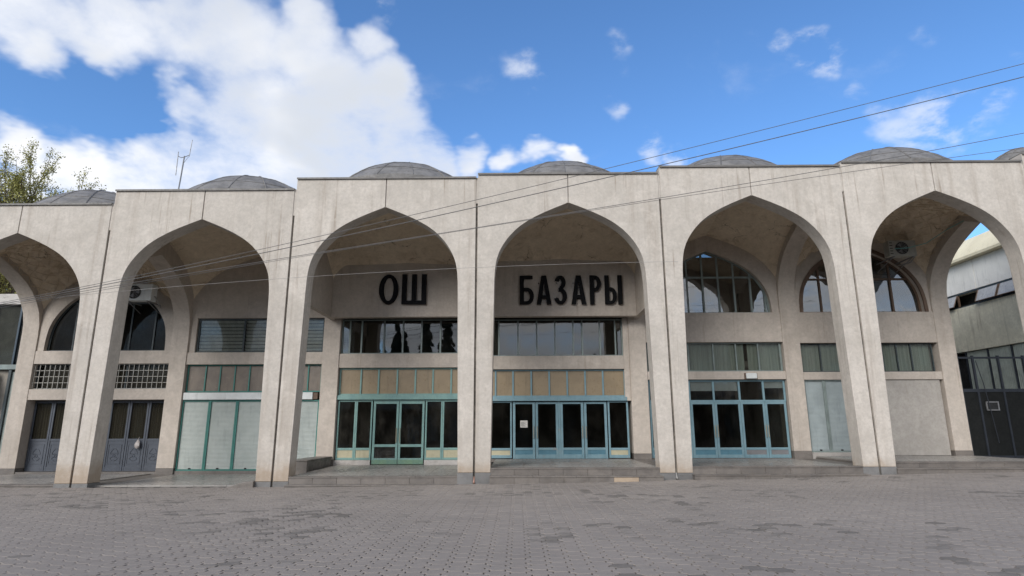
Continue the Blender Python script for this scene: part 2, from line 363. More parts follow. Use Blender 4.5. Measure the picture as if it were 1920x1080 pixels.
def stain(x, y):
    c = mnoise.noise((x*.42, y*.42, 3.3))+.6*mnoise.noise((x*1.1, y*1.1, 7.7))
    c += .36*math.exp(-((x-3.2)/3.6)**2-((y-9.5)/2.6)**2)+.22*math.exp(-((x+4.5)/3)**2-((y-11.5)/2)**2)
    return float(rng.random()*.93+max(0., c)*.6)
def paver_geo():
    v = [(x, y, 0) for x, y in r0]+[(x, y, -.004) for x, y in r1]+[(x, y, -.03) for x, y in r1]
    n = 12; f = [tuple(range(n))]
    for k in (0, 1):
        for i in range(n): j = (i+1) % n; f.append((k*n+j, k*n+i, (k+1)*n+i, (k+1)*n+j))
    return np.array(v), f
pv, pf = paver_geo()
cells = []
for c in range(-120, 130):
    for r in range(-1, 60):
        x = 1.31+c*PX; y = 18.55-(r+.5*(c % 2))*PY
        if 4.2 < y < 18.75 and abs(x-1.31) < 1.0*y+8: cells.append((x, y))
vis = sorted([q for q in cells if abs(q[0]-1.31) < .84*q[1]-.2 and q[1] > 6.75], key=lambda q: q[1]+.12*abs(q[0]-1.31))[:300]
vs = set(vis)
pme = bpy.data.meshes.new('paver'); pme.from_pydata([tuple(q) for q in pv], [], pf); pme.materials.append(MT['paver'])
for x, y in vis:
    o = bpy.data.objects.new('paver', pme); C.objects.link(o); o.parent = plaza
    sv = stain(x, y); o.color = (sv, sv, sv, 1)
    o.location = (x, y, gz(x)+rng.uniform(-.002, .0025)); o.rotation_euler = (rng.normal(0, .005), rng.normal(0, .005)-.015*(x > -4), rng.normal(0, .006))
rest = [q for q in cells if q not in vs]
V = []; Fs = []; att = []
for k, (x, y) in enumerate(rest):
    t = rng.normal(0, .005, 2); q = pv.copy(); q[:, 2] += gz(x)+rng.uniform(-.002, .0025)+t[0]*pv[:, 0]+t[1]*pv[:, 1]+(.015*pv[:, 0] if x > -4 else 0)
    q[:, 0] += x; q[:, 1] += y; V.append(q); nn = len(pv)*k; Fs += [tuple(i+nn for i in g) for g in pf]; att.append(stain(x, y))
me = bpy.data.meshes.new('paver_field'); me.from_pydata(np.concatenate(V).tolist(), [], Fs); me.materials.append(MT['pavers'])
at = me.attributes.new('pv', 'FLOAT', 'POINT'); at.data.foreach_set('value', np.repeat(np.array(att), len(pv)).astype(np.float32))
o = bpy.data.objects.new('paver_field', me); C.objects.link(o); o.parent = plaza; o['kind'] = 'stuff'

# ------------------------------------------------------------------ market building
B = empty('market_building', (0, 21, 0), 'long pale stucco market hall with a row of pointed arches and grey domes', 'market hall')
_pd = np.array([0, .14, .29, .47, .68, .90, 1.16, 1.40, 1.64, 1.9, 2.2, 2.5, 2.8, 5.2, 9.2])
_px = np.array([0, .345, .70, 1.075, 1.43, 1.71, 1.95, 2.12, 2.25, 2.34, 2.39, 2.412, 2.42, 2.44, 2.53])
def prof(w=2.42, n=30, dmax=9.0):
    """arch outline from the apex down: list of (half width, drop)"""
    ds = np.concatenate([np.linspace(0, 1, n)**1.25*2.8, [dmax]])
    xx = np.interp(ds, _pd, _px)
    # soften the table's corners
    dd = np.linspace(0, 9.2, 1840); tx = np.interp(dd, _pd, _px); k = np.ones(29)/29
    pad = np.concatenate([-tx[14:0:-1], tx, np.full(14, tx[-1])]); sm = np.convolve(pad, k, 'valid')
    xx = np.interp(ds, dd, sm*.85+tx*.15); xx[0] = 0
    return [(float(x)*w/2.42, float(d)) for x, d in zip(xx, ds)]
def half(d, w=2.42):
    return float(np.interp(d, _pd, _px))*w/2.42
def drop(dx, w=2.42):
    return float(np.interp(min(abs(dx)/w*2.42, 2.42), _px[:13], _pd[:13]))
APEX = {-3: 7.86, -2: 8.30, -1: 8.68, 0: 8.80, 1: 9.02, 2: 9.14, 3: 9.42}
ROOF = {k: APEX[k]+1.03 for k in APEX}; ROOF[-3] = 8.86; ROOF[3] = 10.43
PLTOP = {-3: -.01, -2: .03, -1: .08, 0: .32, 1: .30, 2: .46, 3: .55, 4: .6}
DTOP = {-3: 10.2, -2: 10.72, -1: 11.2, 0: 11.2, 1: 11.38, 2: 11.64, 3: 11.5}
for k in APEX:
    cx = 6*k+3; pr = prof()
    for sgn in (-1, 1):
        z0 = PLTOP[k] if sgn < 0 else PLTOP[k+1]
        xo = cx+sgn*2.968; z1 = ROOF[k]; pts = [(xo, z0), (xo, z1), (cx+sgn*.014, z1), (cx+sgn*.014, APEX[k]-.004)]
        for hw, d in pr[1:-1]: pts.append((cx+sgn*hw, APEX[k]-d))
        pts.append((cx+sgn*half(APEX[k]-z0), z0))
        obj('facade_panel', MB().prism(pts, F0, FB), 'stucco', B, smooth=32, bev=.012)
        xi = cx+sgn*(half(APEX[k]-z0)-.012)
        obj('plinth_block', MB().box(xo, xi, F0+.004, FB-.004, gz(xo)-.2, z0-.006), 'plinth', B, bev=.008)
    obj('seam_filler', MB().box(cx-.02, cx+.02, F0+.05, FB-.02, APEX[k]-.004, ROOF[k]-.01), 'stucco', B)
    obj('parapet_flashing', MB().prism([(F0-.05, ROOF[k]-.05), (F0-.045, ROOF[k]+.012), (FB+.15, ROOF[k]+.03), (FB+.15, ROOF[k]+.004), (F0-.03, ROOF[k]+.002), (F0-.035, ROOF[k]-.05)],
        6*k+.028, 6*k+5.972, 'x'), 'flash', B)
    # roof slab behind the parapet
    obj('roof_slab', MB().box(6*k+.02, 6*k+5.98, FB+.002, 24.0 if k < 3 else 20.9, ROOF[k]-.36, ROOF[k]-.2), 'zinc', B)
    # dome: shallow sheet-metal shell on an oval base, standing seams, low skirt
    dc = Vector((6*k+3+{-3: .95, -2: .45, -1: .15, 2: -.15}.get(k, 0), 21.25, DTOP[k]-1.27)); AX, AY = (2.72 if k > -3 else 2.45), 2.38
    if k == 3: dc = Vector((19.6, 20.25, DTOP[k]-1.42)); AX, AY = 2.0, .95
    def dp(r, t, o=0.): return (dc.x+AX*r*math.cos(t), dc.y+AY*r*math.sin(t), dc.z+1.27*(1-r*r)+o)
    v = [dp(0, 0)]; f = []; NS, NR = 48, 12
    for i in range(1, NR+1):
        for j in range(NS): v.append(dp(i/NR, 2*math.pi*(j+.5)/NS))
    for j in range(NS): v.append((dc.x+AX*1.01*math.cos(2*math.pi*(j+.5)/NS), dc.y+AY*1.01*math.sin(2*math.pi*(j+.5)/NS), ROOF[k]-.2))
    for j in range(NS): f.append((0, 1+j, 1+(j+1) % NS))
    for i in range(NR):
        for j in range(NS): a = 1+i*NS; f.append((a+j, a+(j+1) % NS, a+NS+(j+1) % NS, a+NS+j))
    dob = obj('dome', MB().add(v, f), 'zinc', B, smooth=40)
    for s8 in range(14):
        t = 2*math.pi*s8/14+.2+.17*k; obj('seam', MB().tube([dp(r, t, .008) for r in np.linspace(.01, 1, 10)], .016 if s8 % 3 else .024, 4), 'zinc' if s8 % 3 else 'flash', dob)
    for rr in (.52, .8): obj('ring_seam', MB().tube([dp(rr, t, .004) for t in np.linspace(0, 2*math.pi, 49)], .012, 4), 'zinc', dob)
# joints between neighbouring frames
for k in range(-3, 4):
    x = 6*k; lo = ROOF[max(k-1, -3)]
    obj('joint_strip', MB().box(x-.045, x+.045, F0+.07, FB-.03, gz(x)-.1, lo-.05), 'joint', B)
    obj('joint_cover', MB().box(x-.03, x+.03, F0+.02, F0+.068, lo-.92, lo-.012), 'stucco', B, bev=.006)
    if k in (0, 1):
        pb = MB().tube([(x, F0+.06, gz(x)+.2), (x, F0+.03, gz(x)+.09), (x, F0-.04, gz(x)+.03)], .028, 8)
        obj('drain_pipe', pb, 'pinkpipe' if k == 0 else 'cablegrey', B, label='short drain pipe at the foot of the pier joint')
# inner piers, cross arches, hanging walls
FLOOR = {-3: -.03, -2: -.055, -1: .265, 0: .455, 1: .46, 2: .54}
for k in (-3, -2, -1, 1, 2, 3):
    x = 6*k; fl = min(FLOOR.get(k, .54), FLOOR.get(k-1, -.03)); ft = max(FLOOR.get(k, .54) if k < 3 else .54, FLOOR.get(k-1, -.03))
    zt = ROOF[max(k-1, -3)]-.38 if k > -3 else ROOF[-3]-.38
    obj('inner_pier', MB().box(x-.33, x+.33, PB, PB+.9, ft+.19, zt), 'inner', B, bev=.012)
    obj('pier_plinth', MB().box(x-.335, x+.335, PB-.006, PB+.9, fl-.1, ft+.186), 'granite', B, bev=.008)
YC = 21.2
for k in (-3, -2, 2, 3):
    x = 6*k; ap = min(APEX[min(k, 2)], APEX[max(k-1, -3)])-.06
    if k == 3: ap = APEX[2]-.22
    top = min(ROOF[min(k, 2)], ROOF[max(k-1, -3)])-.38
    ysmp = np.unique(np.concatenate([np.linspace(FB-.01, PB+.3, 44), [YC]]))
    pts = [(float(y), ap-min(drop(y-YC), 2.8) if abs(y-YC) < 2.42 else ap-2.85) for y in ysmp if y <= YC+2.395]
    pts += [(PB+.002, ap-2.6), (PB+.002, top), (FB-.01, top)]
    obj('cross_arch', MB().prism(pts, x-.325, x+.325, 'x'), 'inner', B, smooth=32, bev=.01)
for k in (-1, 0, 1):
    x = 6*k; obj('hanging_wall', MB().box(x-.1, x+.1, FB-.01, PB, 5.8 if k else 5.82, min(ROOF[k], ROOF[k-1])-.38), 'inner', B, bev=.01)
# vaults
VT = {}
def vault(k, fold):
    x0, x1 = 6*k+.30, 6*k+5.70; cx = 6*k+3; sp = APEX[k]-3.2
    def a(d): return max(3.2-drop(d, 2.5), 0)/3.2
    NU, NV = (44, 36)
    def fn(u, v):
        x = x0+(x1-x0)*u; y = FB-.03+(PB+.12-FB)*v
        au, av = a((x-cx)*.93), a((y-YC)*.97); z = sp+3.2*(au**5+av**5)**.2+.2
        if fold:
            p, q = (x-cx)/.55, (y-YC)/.55; t = abs(((p+q) % 2)-1)+abs(((p-q) % 2)-1)
            z -= .3*abs(t-1)*min(1, au*1.3)
        return (x, y, z)
    vo_ = obj('vault', MB().grid(fn, NU*(2 if fold else 1), NV*(2 if fold else 1)), 'vault', B, smooth=None if fold else 25,
        label='vault with folded diamond facets' if fold else 'smooth plastered vault'); VT[k] = vo_
def crease_shades(k):  # added tubes: the shade in the fold creases is put into their colour
    cx = 6*k+3; sp = APEX[k]-3.2
    def a(d): return max(3.2-drop(d, 2.5), 0)/3.2
    def zf(x, y):
        return sp+3.2*(a((x-cx)*.93)**5+a((y-YC)*.97)**5)**.2+.2
    for sg in (-1, 1):
        for c in np.arange(-9, 10):
            pts = []
            for i in range(41):
                x = cx-2.68+5.36*i/40; y = YC+sg*(x-cx)+c*.55*1.0
                zig = .10*math.sin((x-cx)/.55*math.pi)
                if FB+.02 < y+zig < PB+.04: pts.append((x, y+zig, zf(x, y+zig)-.2))
            if len(pts) > 3: obj('crease_shade', MB().tube(pts, .014, 4), 'crease', VT[k])
for k in (-3, 2): vault(k, True)
for k in (-3, 2): crease_shades(k)
for k in (-2, 1): vault(k, False)
for k in (-1, 0):
    cx = 6*k+3
    def fn(u, v, k=k, cx=cx):
        x = 6*k+.09+5.82*u; y = FB-.03+(23.06-FB+.03)*v
        av = APEX[k]-drop(y-YC)+.22+.1*max(0, (y-22)); fade = min(max((y-20.2)/2.6, 0), 1); fade = fade*fade*(3-2*fade)
        au = APEX[k]-drop((x-cx)*.9)+.2-1.6*fade
        p = 6.; s = 5.2; z = s+((max(av-s, .01))**p+(max(au-s, .01))**p)**(1/p)-.12*fade
        e = abs(x-cx)/2.91; z -= .55*max(0, (e-.8)/.2)**2*fade
        return (x, y, z)
    obj('vault', MB().grid(fn, 44, 30), 'vault', B, smooth=25, label='smooth plastered vault over the main entrance')
SW = 23.0
obj('sign_wall', MB().box(-5.9, -.1, SW, SW+.33, 5.8, 8.6), 'inner', B, bev=.01)
obj('sign_wall', MB().box(.1, 5.9, SW, SW+.33, 5.8, 8.6), 'inner', B, bev=.01)

# hall body behind
obj('hall_roof', MB().box(-18.3, 18.3, 24.02, 44, 8.1, 8.4), 'zinc', B)
obj('hall_side_wall', MB().box(-18.32, -18.1, PB+.92, 44, -.3, 8.09), 'grey_plaster', B)
obj('hall_side_wall', MB().box(18.1, 18.32, PB+.92, 44, -.3, 8.09), 'grey_plaster', B)
obj('hall_back_wall', MB().box(-18.3, 18.3, 44.01, 44.3, -.3, 8.3), 'grey_plaster', B)
obj('hall_floor', MB().box(-18.09, 18.09, 24.3, 44, -.3, -.06), 'intfloor', B)
obj('hall_floor', MB().box(-5.6, 18.05, 24.3, 43.9, -.058, .2), 'intfloor', B)
obj('upper_floor', MB().box(-18.05, 18.05, 24.55, 32, 3.95, 4.2), 'interior', B)
obj('inner_wall', MB().box(-18.05, 18.05, 32.02, 32.2, -.05, 8.05), 'interior', B)
for k in (-2, -1, 1, 2): obj('inner_partition', MB().box(6*k-.1, 6*k+.1, 24.52, 31.9, -.05, 8.04), 'interior', B)

# -------- wall pieces, windows, doors
GY = 23.78                                   # glazing plane
def wall(x0, x1, z0, z1, y0=23.69, y1=24.2, m='inner', name='wall_band', label=None, bev=.01):
    return obj(name, MB().box(x0, x1, y0, y1, z0, z1), m, B, label=label, bev=bev)
def frame(name, x0, x1, z0, z1, xs, zs, m, w=.055, y=GY, dep=.07, label=None, outer=None):
    """one window or door frame: outer rails plus bars at xs and zs"""
    mb = MB(); ow = outer or w
    for z in (z0, z1-ow): mb.box(x0, x1, y, y+dep, z, z+ow)
    for x in (x0, x1-ow): mb.box(x, x+ow, y-.003, y+dep+.003, z0+.001, z1-.001)
    for x in xs: mb.box(x-w/2, x+w/2, y-.005, y+dep+.004, z0+.002, z1-.002)
    for z in zs: mb.box(x0+.002, x1-.002, y-.002, y+dep+.001, z-w/2, z+w/2)
    return obj(name, mb, m, B, label=label)
def pane(par, x0, x1, z0, z1, m='glass', y=GY+.035, name='pane', t=.006):
    tilt = rng.normal(0, .004); q = rng.normal(0, .003)
    mb = MB().add([(x0, y-tilt, z0), (x1, y+tilt, z0), (x1, y+tilt+q, z1), (x0, y-tilt+q, z1), (x0, y-tilt+t, z0), (x1, y+tilt+t, z0), (x1, y+tilt+q+t, z1), (x0, y-tilt+q+t, z1)],
       [(3,2,1,0),(4,5,6,7),(0,1,5,4),(1,2,6,5),(2,3,7,6),(3,0,4,7)])
    return obj(name, mb, m, par)
def panes(par, edges, z0, z1, m='glass', name='pane', y=GY+.035, g=.02, t=.006):
    for a, c in zip(edges[:-1], edges[1:]): pane(par, a+g, c-g, z0+g, z1-g, m, y, name, t)
def shutter(x0, x1, z0, z1, m='shutter', fm='green', label=None, y=23.74, pitch=.047):
    fr = obj('roller_shutter', MB().box(x0, x0+.05, y-.03, y+.06, z0, z1).box(x1-.05, x1, y-.03, y+.06, z0, z1).box(x0+.051, x1-.051, y-.027, y+.055, z1-.05, z1-.001)
             .box(x0+.051, x1-.051, y-.027, y+.055, z0, z0+.05), fm, B, label=label)
    mb = MB(); z = z0+.05; n = int((z1-z0-.1)/pitch); p = (z1-z0-.1)/n; pts = [(y+.04, z0+.05)]
    for i in range(n): pts += [(y+.014, z+p*.08), (y+.009, z+p*.45), (y+.014, z+p*.86), (y+.02, z+p*.93), (y+.02, z+p*.999)]; z += p
    pts += [(y+.04, z1-.051)]
    mb.prism(pts, x0+.052, x1-.052, 'x'); obj('shutter_slats', mb, m, fr, kind='stuff')
    obj('lock', MB().box((x0+x1)/2-.035, (x0+x1)/2+.035, y-.04, y-.002, z0+.055, z0+.1), 'dark', fr)
    return fr
def curtain(par, x0, x1, z0, z1, m, y=GY+.1, amp=.02, wl=.14, ph=0.):
    n = int((x1-x0)/wl*8)
    def fn(u, v):
        x = x0+(x1-x0)*u; return (x, y+amp*math.sin(x*2*math.pi/wl+ph+.8*math.sin(x*2.3))*(.6+.4*v)+.012*math.sin(x*5+v*2), z0+(z1-z0)*v)
    return obj('curtain', MB().grid(fn, n, 2), m, par, smooth=60)
def lunette(k, ap, sill, xs, zs, fm, gm, w=.06, label=None, trim=None):
    cx = 6*k+3; pr = [(hw, d) for hw, d in prof(2.40) if ap-d > sill]
    hs = half(ap-sill, 2.40)
    arc = [(cx-hs, sill)]+[(cx-hw, ap-d) for hw, d in reversed(pr)]+[(cx+hw, ap-d) for hw, d in pr[1:]]+[(cx+hs, sill)]
    top = APEX[k]+.55; x0, x1 = 6*k+.331, 6*k+5.669; m2 = len(arc)//2
    obj('lunette_wall', MB().prism([(x0, sill), (x0, top), (cx, top), (cx, ap)]+[p for p in reversed(arc[:m2])], 23.66, 24.2), 'inner', B, smooth=32, bev=.01)
    obj('lunette_wall', MB().prism([(x1, sill), (x1, top), (cx, top), (cx, ap)]+[p for p in arc[m2+1:]], 23.66, 24.2), 'inner', B, smooth=32, bev=.01)
    def zat(x): return ap-drop(x-cx, 2.40)
    mb = MB(); y = GY+.05; inner = [(cx+(p[0]-cx)*.965, sill+(p[1]-sill)*.975) for p in arc]
    for i in range(len(arc)-1):
        a, c, d, e = arc[i], arc[i+1], inner[i+1], inner[i]
        v = [(q[0], y, q[1]) for q in (a, c, d, e)]+[(q[0], y+.07, q[1]) for q in (a, c, d, e)]
        mb.add(v, [(0,1,2,3),(7,6,5,4),(3,2,6,7)])
    mb.box(cx-hs, cx+hs, y-.004, y+.075, sill+.001, sill+.05)
    for x in xs: mb.box(x-w/2, x+w/2, y-.006, y+.076, sill+.002, zat(x)-.01)
    for z in zs:
        h = half(ap-z, 2.40)-.01; mb.box(cx-h, cx+h, y-.003, y+.073, z-w/2, z+w/2)
    fr = obj('arched_window', mb, fm, B, label=label)
    ed = [cx-hs+.01]+list(xs)+[cx+hs-.01]; rows = [sill+.02]+list(zs)+[99]
    for a, c in zip(ed[:-1], ed[1:]):
        for r0_, r1_ in zip(rows[:-1], rows[1:]):
            n = 7; bt = []; tp = []
            for i in range(n+1):
                x = a+.012+(c-a-.024)*i/n; zt = min(zat(x)-.015, r1_-.012)
                if zt > r0_+.03: tp.append((x, zt))
            if len(tp) < 2: continue
            t = rng.normal(0, .004)
            mbp = MB().prism([(tp[0][0], r0_+.012)]+tp+[(tp[-1][0], r0_+.012)], y+.03, y+.036)
            mbp.v = [(p[0], p[1]+t*(p[0]-a)*4, p[2]) for p in mbp.v]
            obj('pane', mbp, gm, fr)
    if trim:
        tm = MB()
        for i in range(len(arc)-1):
            a, c = arc[i], arc[i+1]; o1 = [(cx+(q[0]-cx)*1.05, sill+(q[1]-sill)*1.05) for q in (a, c)]
            v = [(q[0], 23.60, q[1]) for q in (a, c, o1[1], o1[0])]+[(q[0], 23.67, q[1]) for q in (a, c, o1[1], o1[0])]
            tm.add(v, [(0,1,2,3),(7,6,5,4),(3,2,6,7),(0,4,5,1)])
        obj('archivolt', tm, trim, fr, smooth=30)
    return fr
def handle(par, x, z0, z1, m='brass', y=GY-.05):
    obj('handle', MB().tube([(x, y+.045, z0), (x, y-.03, z0+.03), (x, y-.03, z1-.03), (x, y+.045, z1)], .014, 6), m, par)
def door_leaf(x0, x1, z0, z1, m, gz0, gz1, gm, mid=None, panel=None, pm=None, hand=None, hz=(1.05, 1.62), w=.085, name='door_leaf', label=None, y=GY-.02, low=None):
    mb = MB(); d = .055
    for x in (x0, x1-w): mb.box(x, x+w, y, y+d, z0, z1)
    mb.box(x0+w, x1-w, y+.003, y+d-.003, gz1, z1-.002); mb.box(x0+w, x1-w, y+.003, y+d-.003, z0+.002, gz0-.001 if panel is None else panel)
    if mid: mb.box(x0+w, x1-w, y+.004, y+d-.004, mid-.05, mid+.05)
    if panel is not None: mb.box(x0+w, x1-w, y+.003, y+d-.003, gz0-.085, gz0)
    dl = obj(name, mb, m, B, label=label, bev=.006)
    if mid:
        pane(dl, x0+w-.005, x1-w+.005, gz0-.004, mid-.05, gm, y+.025); pane(dl, x0+w-.005, x1-w+.005, mid+.05, gz1+.004, gm, y+.025)
    else: pane(dl, x0+w-.005, x1-w+.005, gz0-.004, gz1+.004, gm, y+.025)
    if panel is not None:
        obj('panel', MB().box(x0+w-.004, x1-w+.004, y+.02, y+.035, panel-.003, gz0-.083), pm, dl)
    if low: obj('bottom_rail', MB().box(x0+.01, x1-.01, y-.008, y+.001, z0+.004, z0+.17), low, dl)
    if hand is not None: handle(dl, hand, hz[0], hz[1], y=y-.01)
    return dl

# ---- first bay (far left): dark lunette, wire grille, grey doors
k = -3; x0, x1 = -17.67, -12.33
lunette(k, APEX[k]-.44, 4.61, [-16.4, -15.3, -14.15, -13.2], [6.55], 'darkbar', 'dglass', label='dark arched window above the wire grille')
wall(x0, x1, 4.10, 4.61, y0=23.62)
gr = frame('grille_window', x0+.02, x1-.02, 3.12, 4.10, [-15.9, -14.1], [], 'darkbar', y=23.86)
panes(gr, [x0+.05, -15.9, -14.1, x1-.05], 3.15, 4.07, 'dglass', y=23.9)
gb = MB(); n = 27
for i in range(n+1): x = x0+.04+(x1-x0-.08)*i/n; gb.box(x-.007, x+.007, 23.70, 23.72, 3.13, 4.09)
for i in range(5): z = 3.14+.94*i/4; gb.box(x0+.03, x1-.03, 23.722, 23.742, z-.008, z+.008)
obj('grille', gb, 'whitewire', gr)
curtain(gr, x0+.1, x1-.1, 3.15, 4.06, 'bcurtain', y=24.0)
wall(x0, x1, 2.71, 3.12, y0=23.62)
DY = 24.0
lw_ = (x1-x0-.06)/7
for i in range(7):
    a = x0+.03+i*lw_+.008; c = a+lw_-.016; zf = .03
    dl = door_leaf(a, c, zf, 2.70, 'slate', 1.24, 2.6, 'dglass', panel=.2, pm='slate', name='door_leaf', y=DY, w=.07,
                   label='grey door leaf with a moulded lower panel' if i == 0 else None)
    pmx = (a+c)/2; om = MB()      # raised ornament: scrolls and a rosette inside a moulded frame
    om.box(a+.12, c-.12, DY+.008, DY+.021, 1.02, 1.04).box(a+.12, c-.12, DY+.008, DY+.021, .3, .32)
    om.box(a+.115, a+.135, DY+.006, DY+.021, .3, 1.04).box(c-.135, c-.115, DY+.006, DY+.021, .3, 1.04)
    for s in (-1, 1):
        om.tube([(pmx+s*(.02+.13*math.sin(t)), DY+.012, .62+.2*t/3+.05*math.cos(2*t)) for t in np.linspace(0, 3.1, 9)], .007, 4)
        om.tube([(pmx+s*(.02+.12*math.sin(t)), DY+.012, .58-.16*t/3) for t in np.linspace(0, 3.1, 8)], .007, 4)
    om.tube([(pmx+.05*math.cos(t), DY+.012, .6+.05*math.sin(t)) for t in np.linspace(0, 6.283, 11)], .007, 4)
    obj('ornament', om, 'slate', dl)
    curtain(dl, a+.06, c-.06, 1.22, 2.6, 'bcurtain', y=DY+.06, amp=.012, wl=.1, ph=i)
obj('door_sill', MB().box(x0, x1, 23.62, 24.2, -.1, .028), 'granite', B, bev=.006)
bagp = MB()
v = []; f = []
for j in range(7):
    for i in range(10):
        t = 2*math.pi*i/10; rr = [.02, .05, .075, .095, .1, .085, .03][j]*(1+.18*math.sin(3*t+j)); v.append((-13.33+rr*math.cos(t), DY-.09+.6*rr*math.sin(t), 1.2-.055*j))
for j in range(6):
    for i in range(10): q = (i+1) % 10; f.append((j*10+i, j*10+q, (j+1)*10+q, (j+1)*10+i))
bagp.add(v, f).tube([(-13.33, DY-.09, 1.19), (-13.32, DY-.05, 1.28), (-13.33, DY-.012, 1.3)], .01, 5)
obj('plastic_bag', bagp, 'bag', label='small white plastic bag hanging on the grey doors', cat='bag', smooth=50)

# ---- second bay: louvred window, brown transom boards, white roller shutters
x0, x1 = -11.67, -6.33
wall(x0, x1, 5.9, 8.75, name='upper_wall', y0=23.68)
lx0 = wx(-11.26)
wall(x0, lx0, 4.53, 5.9)
lv = frame('louvre_window', lx0, x1-.02, 4.53, 5.9, [wx(-9.42), -7.8], [], 'darkbar', .07)
ed = [lx0, wx(-9.42), -7.8, x1-.02]
for a, c in zip(ed[:-1], ed[1:]):
    for i in range(9):
        z = 4.62+i*.14; mb = MB().prism([(GY+.062, z+.075), (GY+.066, z+.079), (GY+.13, z-.022), (GY+.126, z-.026)], a+.04, c-.04, 'x'); obj('slat', mb, 'slat', lv)
panes(lv, ed, 4.56, 5.86, 'vglass')
obj('back_board', MB().box(lx0, x1-.02, GY+.2, GY+.22, 4.53, 5.9), 'darkbar', lv)
wall(x0, x1, 4.06, 4.53, y0=23.64)
xs = [-11.5+.577*i for i in range(1, 9)]
tr = frame('transom_window', x0+.03, x1-.02, 2.99, 4.06, xs, [], 'green', .045)
panes(tr, [x0+.05]+xs+[x1-.05], 3.02, 4.02, 'brownpane', 'board', t=.02)
sb = obj('sign_box', MB().box(x0+.05, x1-.28, 23.62, 23.85, 2.70, 2.97), 'white', B, bev=.01, label='blank white sign box above the shutters')
obj('box_end', MB().box(x1-.27, x1-.1, 23.66, 23.82, 2.71, 2.96), 'brown', sb)
sx = [-11.66+1.062*i for i in range(6)]
for a, c in zip(sx[:-1], sx[1:]): shutter(a+.004, c-.004, .06, 2.68)
obj('shutter_sill', MB().box(x0, x1, 23.66, 24.2, -.12, .056), 'granite', B, bev=.006)

# ---- third bay: ОШ
x0, x1 = -5.67, -.12
U0 = wz(4.42)
up = [wx(q) for q in (-5.25, -4.79, -3.91, -3.17, -2.44, -1.70, -1.01)]
uw = frame('upper_window', x0+.02, x1, U0, 5.83, up, [], 'greybar', .06, outer=.045)
panes(uw, [x0+.03]+up+[x1-.03], U0+.02, 5.8, 'rglass')
curtain(uw, -5.55, up[0]+.16, U0+.02, 5.78, 'wcurtain')
wall(x0, x1, wz(3.88), U0, y0=23.64)
T0 = wz(2.84)
tx = [wx(q) for q in (-4.73, -4.05, -3.33, -2.63, -1.95, -1.25, -.55)]
tr = frame('transom_window', x0+.02, x1, T0, wz(3.88), tx, [], 'teal', .06)
panes(tr, [x0+.04]+tx+[x1-.03], T0+.03, wz(3.88)-.03, 'beige', 'panel', t=.02)
obj('door_beam', MB().box(x0+.01, x1, 23.66, 23.9, wz(2.67), T0-.003), 'teal', B, bev=.008)
FL = FLOOR[-1]; DT = wz(2.66)
s1 = [x0+.04, wx(-4.85), wx(-4.22)]
for a, c in zip(s1[:-1], s1[1:]):
    w_ = door_leaf(a, c-.002, FL+.17, DT, 'teal', .88, DT-.07, 'glass', panel=.52, pm='cream', name='side_light', w=.06)
for a, c in [(wx(-4.18), wx(-3.22)), (wx(-3.2), wx(-2.24))]:
    left = a < wx(-4)
    door_leaf(a, c, FL+.012, DT-.04, 'teal', .5, DT-.15, 'glass', mid=.96, hand=c-.06 if left else a+.06, label='teal glazed door leaf with pale green bottom rail', low='dgreen')
for a, c in [(wx(-2.2), wx(-1.55)), (wx(-1.548), wx(-.85)), (wx(-.848), x1)]:
    door_leaf(a, c-.002, FL+.17, DT, 'teal', .88, DT-.07, 'glass', panel=.52, pm='cream', name='side_light', w=.06)
for a, c in [(x0, wx(-4.22)), (wx(-2.2), x1)]: obj('door_sill', MB().box(a, c, 23.7, 24.1, FL-.1, FL+.165), 'marble', B, bev=.005)
obj('door_head', MB().box(wx(-4.2), wx(-2.22), GY-.03, GY+.06, DT-.036, DT-.002), 'teal', B)

# ---- fourth bay: БАЗАРЫ
x0, x1 = .12, 5.67
U0 = wz(4.31); UR = wx(5.40)
up = [wx(q) for q in (.58, 1.33, 2.06, 2.77, 3.48, 3.83, 4.52, 5.12)]
uw = frame('upper_window', x0, UR, U0, 5.81, up, [], 'greybar', .055, outer=.045)
panes(uw, [x0+.03]+up+[UR-.02], U0+.02, 5.78, 'rglass')
curtain(uw, .2, up[0]+.05, U0+.02, 5.76, 'curtain'); curtain(uw, up[-1], UR-.04, U0+.02, 5.76, 'curtain')
wall(UR, x1, wz(2.6), 5.83, y0=23.66, name='wall_pier')
wall(x0, UR, wz(3.80), U0, y0=23.64)
T0 = wz(2.75); TT = wz(3.80)
tx = [wx(q) for q in (.46, 1.13, 1.83, 2.52, 3.21, 3.90, 4.58)]
tr = frame('transom_window', x0, UR+.04, T0, TT, tx, [], 'blue', .06)
panes(tr, [x0+.02]+tx+[UR+.02], T0+.03, TT-.03, 'beige', 'panel', t=.02)
obj('door_beam', MB().box(x0, UR+.06, 23.645, 23.9, wz(2.6), T0-.003), 'blue', B, bev=.008)
FL = FLOOR[0]; DT = wz(2.6)-.003
door_leaf(x0+.02, wx(1.08), FL+.03, DT, 'blue', .86, DT-.06, 'dglass', panel=.6, pm='cream', name='side_light', w=.06)
lv_ = [(wx(1.12), wx(1.96), 1), (wx(1.98), wx(2.84), 0), (wx(2.92), wx(3.80), 1), (wx(3.82), wx(4.68), 0)]
for i, (a, c, r_) in enumerate(lv_):
    door_leaf(a, c, FL+.01, DT-.03, 'blue', .87, DT-.11, 'dglass', panel=.62, pm='bluepanel', hand=c-.055 if r_ else a+.055, hz=(1.2, 1.68), w=.095)
obj('door_post', MB().box(wx(2.845), wx(2.915), GY-.03, GY+.05, FL+.005, DT-.001), 'blue', B)
door_leaf(wx(4.72), UR+.1, FL+.03, DT, 'blue', .86, DT-.06, 'dglass', panel=.6, pm='cream', name='side_light', w=.07)
